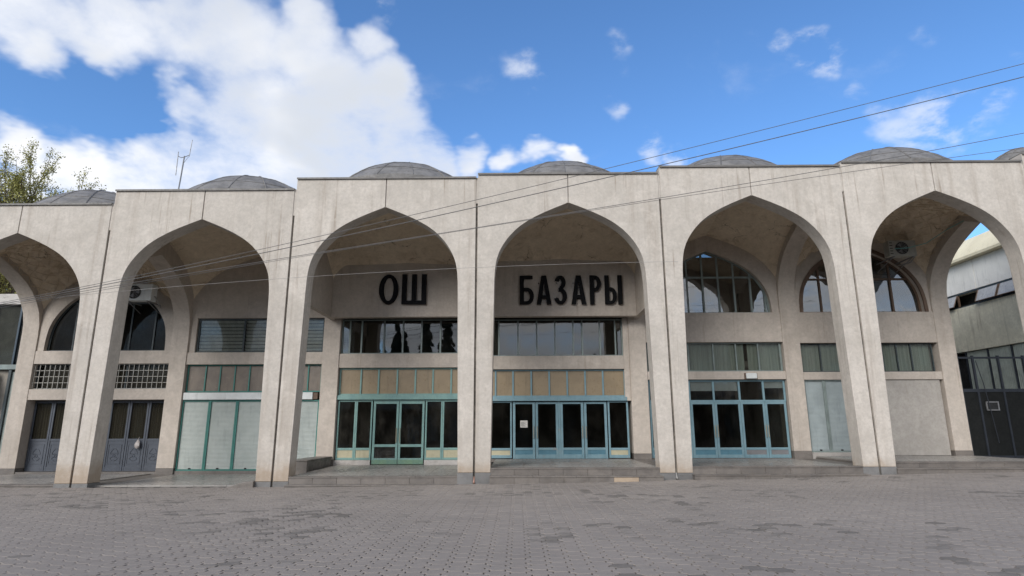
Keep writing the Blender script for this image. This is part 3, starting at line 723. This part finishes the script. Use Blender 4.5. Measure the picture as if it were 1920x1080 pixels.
obj('door_sill', MB().box(x0, UR+.12, 23.7, 24.1, FL-.1, FL+.008), 'granite', B)
nm = MB().box(1.40, 1.68, GY-.012, GY-.009, 1.62, 1.88)
no = obj('paper_notice', nm, 'paper', label='square white paper notice stuck on a blue entrance door', cat='notice')
lm = MB()
for i in range(7): lm.box(1.43, 1.65-.05*(i % 3), GY-.0135, GY-.0125, 1.66+i*.026, 1.67+i*.026)
obj('printed_lines', lm, 'ink', no)

# ---- fifth bay: teal lunette, curtained strip, light blue doors
k = 1; x0, x1 = 6.33, 11.67
SL = wz(5.97)
lun5 = lunette(k, 8.60, SL, [6.9, 7.52, 8.15, 8.78, 9.40, 10.03, 10.68, 11.22], [wz(7.43)], 'greybar', 'lglass', w=.07, label='tall arched window with grey green bars')
for cp in ([(8.95, 23.92, 7.44), (9.06, 23.92, 7.2), (9.07, 23.92, 6.9), (9.02, 23.92, 6.62), (8.9, 23.92, 6.4), (8.72, 23.92, 6.28)],
           [(9.02, 23.925, 6.62), (9.12, 23.925, 6.45), (9.25, 23.925, 6.28), (9.4, 23.925, 6.08)], [(8.86, 23.92, 7.3), (9.0, 23.92, 7.12), (9.2, 23.92, 7.25), (9.33, 23.92, 7.42)]):
    obj('curved_reflection', MB().tube(cp, .022, 5), 'darkbar', lun5)  # dark tubes stand in for a curved reflection in the glass
S1 = wz(4.81); S0 = wz(3.69)
wall(x0, x1, S1, SL, y0=23.62)
xs = [wx(q) for q in (6.9, 7.92, 8.88, 9.76, 10.62, 11.46)]
st = frame('strip_window', x0+.02, x1-.03, S0, S1, xs, [], 'greybar', .05)
panes(st, [x0+.04]+xs+[x1-.05], S0+.02, S1-.02, 'tglass')
curtain(st, x0+.05, 10.2, S0+.02, S1-.03, 'curtain', amp=.009, wl=.2); curtain(st, 10.35, x1-.05, S0+.02, S1-.03, 'curtain', y=GY+.13, amp=.009, wl=.2)
wall(x0, x1, wz(3.385), S0, y0=23.64)
FL = FLOOR[1]; ex = [x0+.03, 7.15, wx(7.86), wx(8.78), wx(9.76), wx(10.68), x1-.05]
ZT = 2.56; TOP = wz(3.38)
tr = frame('door_transom', x0+.02, x1-.03, ZT, TOP, ex[1:-1], [], 'blue', .075, outer=.07)
panes(tr, ex, ZT+.05, TOP-.05, 'glass')
obj('blind', MB().box(ex[2]+.05, ex[4]-.05, GY+.05, GY+.06, ZT+.42, TOP-.05), 'white', tr); obj('blind', MB().box(ex[5]+.05, ex[6]-.05, GY+.05, GY+.06, ZT+.52, TOP-.05), 'white', tr)
for i, (a, c) in enumerate(zip(ex[:-1], ex[1:])):
    hd = {2: c-.05, 3: a+.05, 4: c-.045, 5: a+.045}.get(i)
    door_leaf(a+.004, c-.004, FL+.015, ZT-.004, 'blue', .86, ZT-.09, 'dglass', panel=.6, pm='bluepanel' if i < 4 else 'steel', hand=hd, hz=(1.22, 1.7), w=.085,
              name='door_leaf' if i > 1 else 'side_light')
obj('door_sill', MB().box(x0, x1, 23.7, 24.1, FL-.1, FL+.012), 'granite', B)
lamp = empty('wall_lamp', (wx(10.2), 23.62, 3.56), 'white box lamp fixed over the light blue doors', 'lamp')
obj('lamp_box', MB().box(wx(9.99), wx(10.40), 23.50, 23.60, wz(3.40), wz(3.61)), 'white', lamp, bev=.03)
obj('back_plate', MB().box(wx(9.95), wx(10.44), 23.603, 23.64, wz(3.39), wz(3.62)), 'brown', lamp)

# ---- sixth bay: brown lunette, dark strip, shutters, blank wall
k = 2; x0, x1 = 12.33, 17.67
lunette(k, 8.72, SL, [13.45, 14.3, 15.28, 16.30], [wz(7.33)], 'brown', 'lglass', w=.075, label='arched window with brown wooden frame', trim='brown')
fr = obj('curtain_rail', MB().box(14.35, 17.2, GY+.25, GY+.27, 7.3, 7.33), 'brown', B); curtain(fr, 14.4, 15.2, SL+.03, 7.3, 'wcurtain', y=GY+.3); curtain(fr, 15.4, 17.2, SL+.03, 7.3, 'wcurtain', y=GY+.3, wl=.3)
S1 = wz(4.765); S0 = wz(3.655)
wall(x0, x1, S1, SL, y0=23.62)
xs = [wx(q) for q in (13.0, 13.9, 14.9, 15.4, 15.95, 16.5)]
st = frame('strip_window', x0+.02, x1-.15, S0, S1, xs, [], 'darkbar', .04)
panes(st, [x0+.04]+xs+[x1-.17], S0+.02, S1-.02, 'tglass'); curtain(st, x0+.05, x1-.2, S0+.02, S1-.03, 'curtain', amp=.009, wl=.2, y=GY+.12)
wall(x0, x1, wz(3.36), S0, y0=23.64)
for a, c in [(x0+.02, 13.12), (13.13, 13.93)]: shutter(a, c, .68, wz(3.355), 'bshutter', 'greybar', label='pale blue roller shutter beside the blank wall')
obj('shutter_sill', MB().box(x0, 14.0, 23.66, 24.2, .3, .676), 'marble', B, bev=.006)
wall(14.0, x1-.1, .55, wz(3.355), y0=23.70, m='grey_plaster', name='blank_wall')
wall(x1-.098, x1, .55, wz(3.355), y0=23.86, m='grey_plaster', name='wall_joint')

# ---- porch floors and steps, each slab its own piece
def slabs(x0, x1, y0, y1, z0, z1, m, n, name, par, labels=None, slope=0.):
    for i in range(n):
        a = x0+(x1-x0)*i/n+.003; c = x0+(x1-x0)*(i+1)/n-.003; j = rng.uniform(-.0015, .0015)
        mb = MB().add([(a,y0,z0),(c,y0,z0),(c,y1,z0),(a,y1,z0),(a,y0,z1+j-slope),(c,y0,z1+j-slope),(c,y1,z1+j),(a,y1,z1+j)],
             [(3,2,1,0),(4,5,6,7),(0,1,5,4),(1,2,6,5),(2,3,7,6),(3,0,4,7)])
        lb = labels.get(i) if labels else None
        obj(name, mb, ('sand_slab' if lb else m), par, bev=.005, label=lb)
def porch(k, x0, x1, z, steps, slope=0., yf=F0+.02):
    pb = MB().box(x0, x1, yf+.4, PB+.2, z-.5, z-.05)
    pf_ = obj('porch', pb, 'granite', B)
    for r_ in range(4):
        ya, yb = yf+.33+(PB-yf-.33)*r_/4, yf+.33+(PB-yf-.33)*(r_+1)/4
        sl = slope*(1-(ya-yf)/(PB-yf)); sh = slope*(1-(yb-yf)/(PB-yf))
        slabs(x0, x1, ya+.003, yb-.003, z-.05, z-sh, 'terrazzo', 5, 'floor_slab', pf_, slope=sl-sh)
    for zt, zb, ya, yb, lab in steps:
        sp_ = obj('step', MB().box(x0+.01, x1-.01, ya+.03, yb, zb-.25, zt-.055), 'granite', B)
        slabs(x0, x1, ya-.015, yb+.0, zt-.04, zt, 'granite', 4, 'tread', sp_)
        slabs(x0, x1, ya, ya+.029, zb-.2, zt-.042, 'granite', 7, 'riser', sp_, lab)
porch(-1, -5.52, -.47, .265, [(.215, .02, F0+.02, F0+.34, None), (.0, -.09, F0-.28, F0+.018, None)], slope=.05)
porch(0, .47, 5.55, .455, [(.455, .24, F0+.02, F0+.34, None), (.24, .0, F0-.28, F0+.018, {5: 'beige replacement riser slab'})])
porch(1, 6.45, 11.55, .46, [(.48, .27, F0+.02, F0+.34, None), (.27, .05, F0-.28, F0+.018, None)])
porch(2, 12.47, 18.4, .545, [(.59, .42, F0+.24, F0+.56, None), (.42, .2, F0-.06, F0+.238, None)], yf=F0+.24)
porch(-3, -17.6, -12.5, -.03, [(.0, -.1, F0+.02, F0+.34, None)])
porch(-2, -11.5, -6.5, -.055, [])
for k in (-2, -1, 0, 1, 2):      # floor between the piers under the cross arches
    fl = min(FLOOR[k], FLOOR[k-1]); obj('floor_strip', MB().box(6*k-.5, 6*k+.5, FB+.002, PB-.008, fl-.4, fl-.012), 'granite', B)
obj('ledge', MB().box(-6.3, -5.72, 20.9, PB-.01, -.1, .54), 'granite', B, bev=.01, label='low stone ledge beside the entrance porch')
obj('ledge_cap', MB().box(-6.32, -5.70, 20.88, PB-.01, .544, .58), 'granite', B, bev=.008)
obj('ramp_block', MB().prism([(-7.35, -.09), (-6.5, -.09), (-6.5, .1), (-6.8, .07)], F0-.12, FB), 'granite', B, bev=.01)

# ------------------------------------------------------------------ lettering
def ell(cx, cz, rx, rz, a0, a1, n=18):
    return [(cx+rx*math.cos(R(a0+(a1-a0)*i/n)), cz+rz*math.sin(R(a0+(a1-a0)*i/n))) for i in range(n+1)]
def letter(ch, w, h, s):
    if ch == 'О': return [ell(w/2, h/2, w/2, h/2, 0, 350, 35), ell(w/2, h/2, w/2-s, h/2-s*.72, 0, 350, 35)]
    if ch == 'Ш':
        g = (w-3*s)/2; t = s*.8
        return [[(0, 0), (w, 0), (w, h), (w-s, h), (w-s, t), (s+g+s, t), (s+g+s, h), (s+g, h), (s+g, t), (s, t), (s, h), (0, h)]]
    if ch == 'Б':
        t = s*.78; bh = h*.58; r = bh/2
        o = [(0, 0)]+ell(w-r*.8, r, r*.8, r, -90, 90, 14)+[(s, bh), (s, h-t), (w*.92, h-t), (w*.92, h), (0, h)]
        i = [(s, t)]+ell(w-r*.8, r, r*.8-s*.95, r-t, -90, 90, 12)+[(s, bh-t)]
        return [o, i]
    if ch == 'А':
        t = s*.78; tw = s*1.15; a = (w-tw)/2
        def lx(z): return a*z/h
        q1, q2 = h*.2, h*.2+t
        o = [(0, 0), (s*1.02, 0), (lx(q1)+s*1.02, q1), (w-lx(q1)-s*1.02, q1), (w-s*1.02, 0), (w, 0), (w-a, h), (a, h)]
        ztop = h*.8; i = [(lx(q2)+s*1.02, q2), (w-lx(q2)-s*1.02, q2), (w/2, ztop)]
        return [o, i]
    if ch == 'З':
        t = s*.8; r1, r2 = h*.24, h*.28
        c1, c2 = h-r1, r2
        o = ell(w*.47, c2, w*.53, r2, -165, 68, 22)+ell(w*.46, c1, w*.46, r1, -58, 165, 20)
        inn = ell(w*.46, c1, w*.46-s, r1-t, 160, -75, 16)+[(w*.32, h*.52+t*.42), (w*.32, h*.52-t*.5)]+ell(w*.47, c2, w*.53-s, r2-t, 78, -160, 18)
        return [o+inn]
    if ch == 'Р':
        t = s*.78; bh = h*.56; r = bh/2; zc = h-r
        return [[(0, 0), (s, 0), (s, h-bh)]+ell(w-r*.8, zc, r*.8, r, -90, 90, 14)+[(0, h)], [(s, h-bh+t)]+ell(w-r*.8, zc, r*.8-s*.95, r-t, -90, 90, 12)+[(s, h-t)]]
    if ch == 'Ы':
        t = s*.78; bh = h*.58; r = bh/2; bw = w*.68
        return [[(0, 0)]+ell(bw-r*.7, r, r*.7, r, -90, 90, 14)+[(s, bh), (s, h), (0, h)], [(s, t)]+ell(bw-r*.7, r, r*.7-s*.9, r-t, -90, 90, 12)+[(s, bh-t)],
                [(w-s, 0), (w, 0), (w, h), (w-s, h)]]
def word(chars, spans, z0, z1, label, s):
    root = empty('wall_lettering', ((spans[0][0]+spans[-1][1])/2, SW, z0), label, 'sign')
    for ch, (a, c) in zip(chars, spans):
        cu = bpy.data.curves.new('letter', 'CURVE'); cu.dimensions = '2D'; cu.fill_mode = 'BOTH'; cu.extrude = .045
        for pl_ in letter(ch, c-a, z1-z0, s):
            sp_ = cu.splines.new('POLY'); sp_.points.add(len(pl_)-1); sp_.use_cyclic_u = True
            for i, p in enumerate(pl_): sp_.points[i].co = (p[0], p[1], 0, 1)
        tmp = bpy.data.objects.new('letter', cu); C.objects.link(tmp)
        me = bpy.data.meshes.new_from_object(tmp.evaluated_get(bpy.context.evaluated_depsgraph_get()))
        bpy.data.objects.remove(tmp); me.materials.clear(); me.materials.append(MT['black']); me.name = 'letter'
        o = bpy.data.objects.new('letter', me); C.objects.link(o); o.parent = root
        o.rotation_euler = (R(90), 0, 0); o.location = Vector((a, SW-.085, z0))-root.location
        pins = MB()
        for zz_ in (.25, .75):
            x = a+s*.5; z = z0+(z1-z0)*zz_; pins.box(x-.015, x+.015, SW-.04, SW+.002, z-.015, z+.015)
        obj('letter_pin', pins, 'dark', root)
word('ОШ', [(-4.06, -3.31), (-3.17, -2.22)], 6.27, 7.46, 'short two letter word ОШ in black capitals above the teal doors', .185)
bz = [(1.405, 1.955), (2.06, 2.63), (2.76, 3.23), (3.40, 3.97), (4.12, 4.56), (4.70, 5.37)]
word('БАЗАРЫ', bz, 6.24, 7.38, 'long six letter word БАЗАРЫ in black capitals above the blue doors', .165)

# ------------------------------------------------------------------ air conditioners
def ac(x0, x1, y0, z0, z1, label, cm='acwhite', fp=.47):
    r = empty('air_conditioner', ((x0+x1)/2, y0+.2, z0), label, 'air conditioner', 'air conditioner units in the arcade')
    obj('casing', MB().box(x0, x1, y0, y0+.36, z0, z1), cm, r, bev=.02)
    cx, cz, rad = x0+(x1-x0)*fp, (z0+z1)/2, (z1-z0)*.39
    v = [(cx, y0-.006, cz)]+[(cx+rad*math.cos(t), y0-.006, cz+rad*math.sin(t)) for t in np.linspace(0, 2*math.pi, 25)[:-1]]
    fh = MB().tube([(cx, y0-.012, cz), (cx, y0+.02, cz)], rad, 28); fob = obj('fan_opening', fh, 'dark', r)
    g = MB()
    for q in (.33, .55, .78, 1.): g.tube([(cx+rad*q*math.cos(t), y0-.022, cz+rad*q*math.sin(t)) for t in np.linspace(0, 2*math.pi, 25)], .005, 4)
    for t in np.linspace(0, 2*math.pi, 9)[:-1]: g.tube([(cx, y0-.026, cz), (cx+rad*math.cos(t), y0-.026, cz+rad*math.sin(t))], .005, 4)
    obj('fan_guard', g, 'steel', r)
    fb_ = MB()
    for t in (0, 1, 2):
        a = t*2.094; fb_.add([(cx+.04*math.cos(a), y0-.014, cz+.04*math.sin(a)), (cx+rad*.85*math.cos(a-.3), y0-.013, cz+rad*.85*math.sin(a-.3)), (cx+rad*.85*math.cos(a+.5), y0-.018, cz+rad*.85*math.sin(a+.5)),
                     (cx+.04*math.cos(a), y0-.0135, cz+.04*math.sin(a)+.01)], [(0,1,2),(0,2,3)])
    obj('fan_blade', fb_, 'steel', r)
    lv = MB()
    for i in range(5): z = z0+.1+(z1-z0-.2)*i/4; lv.box(x0+.03, x0+.14, y0-.004, y0+.002, z-.02, z+.01)
    obj('side_vent', lv, 'dark', r)
    for x in (x0+.15, x1-.15):
        obj('bracket', MB().box(x-.02, x+.02, y0-.02, 23.66, z0-.04, z0-.002).tube([(x, y0+.05, z0-.03), (x, 23.66, z0-.35)], .018, 4), 'steel', r)
    obj('refrigerant_pipe', MB().tube([(x1+.0, y0+.2, z0+.2), (x1+.1, y0+.25, z0+.1), (x1+.05, y0+.5, z0-.12), (x1-.1, 23.6, z0-.1)], .025, 6), 'cablegrey', r)
    return r
ac(-13.9, -12.84, 22.75, 6.44, 7.10, 'dusty white air conditioner above the dark arched window at left', 'white', .36)
ac(15.62, 16.66, 22.5, 7.99, 8.62, 'air conditioner with dark fan hung over the brown framed arched window')
cb = MB().tube([(15.7, 22.3, 8.22), (16.2, 22.25, 8.24), (16.8, 22.1, 8.38), (17.3, 21.6, 8.75), (17.66, 21.2, 8.95)], .014, 5)
obj('power_cable', cb, 'teal_cable', label='thin teal cable running from the air conditioner fan to the end arch', cat='cable')

# ------------------------------------------------------------------ aerial on the roof
A = empty('roof_aerial', (-11.3, 21, ROOF[-2]-.2), 'thin forked radio aerial standing on the roof at left', 'aerial')
obj('mast', MB().tube([(-11.33, 21, ROOF[-2]-.2), (-11.24, 21, 10.7), (-11.20, 21, 11.62)], .024, 6), 'steel', A)
obj('cross_arm', MB().tube([(-11.45, 21, 11.62), (-11.32, 21, 11.56), (-11.2, 21, 11.58), (-11.02, 21, 11.66)], .014, 5), 'steel', A)
obj('rod', MB().tube([(-11.02, 21, 11.6), (-10.98, 21, 12.28)], .013, 5), 'steel', A)
obj('rod', MB().tube([(-11.44, 21, 10.85), (-11.45, 21, 11.8)], .016, 5), 'steel', A)
obj('rod_stay', MB().tube([(-11.22, 21, 11.3), (-11.04, 21, 11.6)], .008, 4), 'steel', A)

# ------------------------------------------------------------------ overhead cables
def cable(pts, r, m, label):
    """pts: (x, y, z) along the span; a smooth sagging line through them"""
    P = np.array(pts, float); t = (P[:, 0]-P[0, 0])/(P[-1, 0]-P[0, 0]); d = min(3, len(P)-1)
    tt = np.linspace(0, 1, 60); q = [np.polyval(np.polyfit(t, P[:, i], d if i == 2 else 1), tt) for i in range(3)]
    obj('power_cable', MB().tube(list(zip(*q)), r, 6), m, label=label, cat='cable', group='overhead cables in front of the arcade')
cable([(24.51, 11.35, 12.41), (13.62, 13.20, 10.19), (4.54, 14.74, 8.34), (0.23, 15.39, 7.57), (-1.50, 15.64, 7.27), (-4.95, 16.13, 6.67), (-10.53, 16.87, 5.71), (-13.90, 17.30, 5.28), (-16.61, 17.64, 4.94)], .0075, 'cable', 'topmost overhead cable crossing the blue sky at right')
cable([(20.58, 11.95, 11.33), (13.56, 13.20, 9.87), (7.70, 14.24, 8.66), (4.53, 14.76, 8.11), (0.23, 15.42, 7.37), (-3.28, 15.93, 6.89), (-4.95, 16.16, 6.50), (-10.55, 16.92, 5.64), (-13.94, 17.35, 5.23), (-16.65, 17.70, 4.90)], .0105, 'cable', 'thicker overhead cable just below the topmost one')
cable([(18.71, 12.77, 9.41), (13.64, 13.60, 8.61), (9.41, 14.29, 7.95), (7.40, 14.60, 7.69), (3.29, 15.21, 7.21), (-0.67, 15.75, 6.82), (-5.02, 16.32, 6.29), (-10.60, 17.00, 5.60), (-13.97, 17.40, 5.17), (-16.66, 17.72, 4.83)], .0075, 'cable', 'third overhead cable from the top, crossing the last dome')
cable([(18.77, 13.01, 8.73), (13.74, 13.80, 8.26), (9.54, 14.46, 7.88), (7.46, 14.76, 7.70), (4.57, 15.17, 7.38), (0.21, 15.75, 6.92), (-5.05, 16.41, 6.25), (-10.64, 17.07, 5.57), (-14.00, 17.45, 5.14), (-16.70, 17.75, 4.79)], .006, 'cable', 'lower overhead cable passing under the last dome at right')
cable([(6.00, 18.72, 6.34), (4.95, 16.23, 6.29), (0.15, 16.57, 6.18), (-1.72, 16.70, 6.13), (-5.28, 16.93, 5.94), (-10.78, 17.29, 5.52), (-14.06, 17.50, 5.21), (-16.68, 17.67, 4.96)], .005, 'cablegrey', 'faint pale cable strung lowest across the arches')

# ------------------------------------------------------------------ neighbours
SBX = 22.0
N = empty('side_building', (SBX, 30, 0), 'pale side building with mossy render and cream roof seen through the last arch', 'building')
obj('lower_wall', MB().box(SBX, SBX+8, 24.1, 48, -.2, 2.8), 'corr', N)
sg = MB()
obj('band_post', MB().box(SBX, SBX+.06, 24.1, 48, 2.81, 2.9), 'gateframe', N)
for i in range(12):
    a = 24.2+i*1.32
    fm = obj('corrugated_sheet', MB().grid(lambda u, v: (SBX+.05+.018*math.sin(u*1.28/.09*6.283), a+1.28*u, 2.9+2.04*v), 64, 1), 'corr', N) if i not in (3,) else None
    obj('band_post', MB().box(SBX-.01, SBX+.05, a+1.283, a+1.317, 2.9, 4.95), 'gateframe', N)
obj('dark_backing', MB().box(SBX+.3, SBX+.4, 24.1, 48, 2.9, 4.95), 'dark', N)
obj('render_wall', MB().box(SBX-.04, SBX+8, 24.1, 48, 4.96, 6.98), 'sidegreen', N, bev=.01)
wb = obj('window_band', MB().box(SBX, SBX+.08, 24.1, 48, 6.982, 7.04).box(SBX, SBX+.08, 24.1, 48, 7.6, 7.66), 'darkbar', N)
for i in range(16):
    a = 24.3+i*1.25; wf = obj('window', MB().box(SBX+.003, SBX+.077, a-.03, a+.03, 7.041, 7.599), 'brown', N)
    if i % 3 != 2:
        mb = MB().add([(SBX-.2, a+.05, 7.06), (SBX-.2, a+1.2, 7.06), (SBX+.02, a+1.2, 7.6), (SBX+.02, a+.05, 7.6), (SBX-.19, a+.05, 7.055), (SBX-.19, a+1.2, 7.055), (SBX+.03, a+1.2, 7.595), (SBX+.03, a+.05, 7.595)],
              [(3,2,1,0),(4,5,6,7),(0,1,5,4),(1,2,6,5),(2,3,7,6),(3,0,4,7)])
        obj('pane', mb, 'frost', wf)
        for yy in (a+.04, a+1.19): obj('sash', MB().tube([(SBX-.205, yy, 7.055), (SBX+.02, yy, 7.6)], .025, 4), 'brown', wf)
        obj('sash', MB().tube([(SBX-.205, a+.04, 7.055), (SBX-.205, a+1.19, 7.055)], .02, 4), 'brown', wf)
obj('window_backing', MB().box(SBX+.5, SBX+.6, 24.1, 48, 6.99, 7.65), 'dark', N)
for i in range(9):
    a = 24.1+i*2.65; obj('wall_panel', MB().box(SBX-.03, SBX+.1, a+.015, a+2.64, 7.665, 9.02), 'sidewhite', N, bev=.01)
obj('panel_backing', MB().box(SBX+.08, SBX+8, 24.11, 48, 7.662, 9.0), 'sidewhite', N)
pts = [(SBX-.38, 9.03), (SBX+8, 9.03), (SBX+8, 10.3), (SBX+3, 10.55), (SBX+1.2, 10.45), (SBX+.3, 10.1), (SBX-.2, 9.5), (SBX-.4, 9.14)]
obj('roof', MB().prism(pts, 24.0, 48.2), 'fascia', N, smooth=30)
G = empty('yard_gate', (20.2, 23.7, .45), 'dark sheet metal gate with open bars above beside the last pier', 'gate')
for za, zb in ((2.9, 3.02), (4.18, 4.25), (.46, .54)): obj('gate_rail', MB().box(18.36, 21.95, 23.72, 23.79, za, zb), 'gateframe', G)
for x in (18.4, 19.0, 19.98, 20.95, 21.9): obj('gate_post', MB().box(x-.035, x+.035, 23.715, 23.795, .46, 4.3), 'gateframe', G)
for a, c in [(18.44, 18.96), (19.04, 19.94), (20.02, 20.91), (20.99, 21.86)]: obj('gate_sheet', MB().box(a, c, 23.74, 23.76, .54, 2.9), 'gate', G)
wf = obj('hatch_frame', MB().box(19.2, 19.68, 23.70, 23.735, 2.2, 2.24).box(19.2, 19.68, 23.70, 23.735, 2.5, 2.54).box(19.2, 19.24, 23.698, 23.737, 2.201, 2.539).box(19.64, 19.68, 23.698, 23.737, 2.201, 2.539), 'steel', G)
obj('hatch', MB().box(19.24, 19.64, 23.72, 23.738, 2.24, 2.5), 'dark', wf)
obj('pull_rod', MB().tube([(19.05, 23.68, 4.1), (19.2, 23.66, 3.2), (19.3, 23.66, 2.2), (19.42, 23.68, 1.0)], .015, 5), 'gateframe', G)
obj('yard_surface', MB().box(18.45, 30, F0+.3, 60, .2, .44), 'soil', kind='structure')

Kk = empty('glass_pavilion', (-26, 28, 0), 'dark glazed building with white fascia seen through the leftmost arch', 'building')
obj('wall', MB().box(-36, -19.2, 27.12, 36, -.2, 7.1), 'interior', Kk)
obj('fascia', MB().box(-36.1, -19.1, 26.9, 36.1, 7.16, 7.66), 'marble', Kk, bev=.03)
obj('fascia', MB().box(-36.1, -19.1, 26.9, 27.11, 4.2, 4.42), 'greybar', Kk, bev=.02)
for i in range(14):
    x = -35.5+i*1.18; wf = obj('window', MB().box(x-.04, x+.04, 26.98, 27.1, 4.43, 7.15), 'navy', Kk)
    obj('pane', MB().box(x+.045, x+1.135, 27.03, 27.04, 4.44, 7.14), 'dglass', wf)
for i in range(7):
    x = -35.5+i*2.36; obj('post', MB().box(x-.06, x+.06, 26.95, 27.1, -.2, 4.19), 'darkbar', Kk)
    if i != 5: obj('door_panel', MB().box(x+.065, x+2.29, 27.03, 27.08, -.1, 4.1), 'gate' if i % 2 else 'corr', Kk)
obj('awning', MB().add([(-23.4, 25.6, 3.1), (-21.9, 25.6, 3.1), (-21.9, 26.9, 4.1), (-23.4, 26.9, 4.1), (-23.4, 25.6, 3.05), (-21.9, 25.6, 3.05), (-21.9, 26.9, 4.05), (-23.4, 26.9, 4.05)],
    [(3,2,1,0),(4,5,6,7),(0,1,5,4),(1,2,6,5),(2,3,7,6),(3,0,4,7)]), 'corr', Kk)

# ------------------------------------------------------------------ trees
def quads(centers, size, rs):
    n = len(centers); a = rs.normal(size=(n, 3)); a /= np.linalg.norm(a, axis=1)[:, None]
    c = np.cross(a, rs.normal(size=(n, 3))); c /= np.linalg.norm(c, axis=1)[:, None]
    s = size*rs.uniform(.6, 1.3, (n, 1)); P = np.asarray(centers)
    v = np.stack([P-a*s, P+c*s*.5, P+a*s, P-c*s*.5], 1).reshape(-1, 3)
    return v.tolist(), [(4*i, 4*i+1, 4*i+2, 4*i+3) for i in range(n)]
def broad_tree(base, height, spread, seed, label, leaves=9000, lsize=.085, start=.25):
    rs = np.random.default_rng(seed); root = empty('broadleaf_tree', base, label, 'tree')
    br = MB(); tr = MB(); tips = []
    b0 = Vector(base)
    def grow(p, d, L, r, lev, mb):
        pts = [p]; q = p.copy(); dd = d.copy(); n = 5
        for i in range(n):
            dd = (dd+Vector(rs.normal(0, .1, 3))+Vector((0, 0, .05+.03*lev))).normalized(); q = q+dd*(L/n); pts.append(q.copy())
        mb.tube(pts, r, 6 if lev < 2 else 4, r*.45)
        if lev >= 2: tips.extend([(pt, lev) for pt in pts[2:]])
        if lev == 4: return
        k = [8, 6, 5, 4][lev]
        for i in range(k):
            t = rs.uniform(.35 if lev else start, 1.); at_ = pts[min(n, int(t*n))]; ang = rs.uniform(0, 6.283)
            side = Vector((math.cos(ang), math.sin(ang), 0)); nd = (dd*.75+side*[.8, .62, .6, .6][lev]*spread).normalized()
            grow(at_, nd, L*rs.uniform(.5, .75), max(r*.5, .012), lev+1, br)
        grow(q, dd, L*.62, max(r*.5, .012), lev+1, br)
    grow(b0, Vector((0, 0, 1)), height*.42, height*.018, 0, tr)
    obj('trunk', tr, 'bark', root, smooth=50); obj('branches', br, 'bark', root)
    T = np.array([tuple(p) for p, l in tips]); w = np.where(T[:, 2] > T[:, 2].max()*.6, 4., 1.); idx = rs.choice(len(T), leaves, p=w/w.sum())
    cen = T[idx]+rs.normal(0, .13, (leaves, 3)); cl = rs.random(len(T))[idx]; cen = cen[cl > .18]
    v, f = quads(cen, lsize, rs); obj('crown', MB().add(v, f), 'leaf', root); return T
T = broad_tree((-28.6, 34, 0), 18.9, .85, 5, 'tall sparse tree in spring leaf rising behind the left end of the roof', 110000, .06)
broad_tree((-27.2, 36.5, 0), 18.2, .95, 23, 'smaller spring tree showing just over the leftmost dome', 70000, .06)
broad_tree((-31.5, 37, 0), 17, .9, 11, 'olive green tree at the left frame edge behind the glazed building', 9000)
def conifer(base, h, r, seed, label):
    rs = np.random.default_rng(seed); root = empty('conifer', base, label, 'tree', 'conifers across the square behind the viewer')
    obj('trunk', MB().tube([base, (base[0], base[1], base[2]+h*.95)], .2, 7, .03), 'bark', root)
    n = 8000; t = rs.random(n)**.8; a = rs.uniform(0, 6.283, n); lay = (t*14) % 1
    rad = r*(1-t)*(.45+.55*(1-lay))*rs.random(n)**.4
    cen = np.stack([base[0]+rad*np.cos(a), base[1]+rad*np.sin(a), base[2]+h*.08+h*.93*t-.12*rad], 1)
    v, f = quads(cen, .26, rs); obj('crown', MB().add(v, f), 'needle', root)
for i, (x, y, h, r) in enumerate([(-14.5, -29, 15, 3), (-9.3, -31, 17.5, 3.2), (-6.2, -28, 14, 2.6), (-1.8, -30, 16, 2.8), (-19, -33, 13, 3), (6.5, -36, 9.5, 2.5), (11.5, -34, 10.5, 2.6), (24, -33, 12, 3), (-12, -30, 13.5, 3.3), (-17, -31, 14.5, 3), (-7.6, -33, 12.5, 3.2)]):
    conifer((x, y, 0), h, r, 30+i, 'dark pointed conifer across the square, mirrored in the upper windows')

Q = empty('market_row', (0, -24, 0), 'long low dark market building across the square, mirrored in the doors', 'building')
obj('wall', MB().box(-60, 60, -32, -24, -.2, 5.2), 'corr', Q)
obj('roof', MB().prism([(-33, 5.21), (-23.2, 5.21), (-23.2, 5.5), (-28, 7.2), (-33, 5.6)], -61, 61, 'x'), 'flash', Q)
for i in range(20): obj('stall_shutter', MB().box(-58+i*6, -53.4+i*6, -23.98, -23.9, .1, 3.6), 'gate', Q)
obj('canopy', MB().box(-60, 60, -23.89, -21.5, 3.8, 3.95), 'zinc', Q)
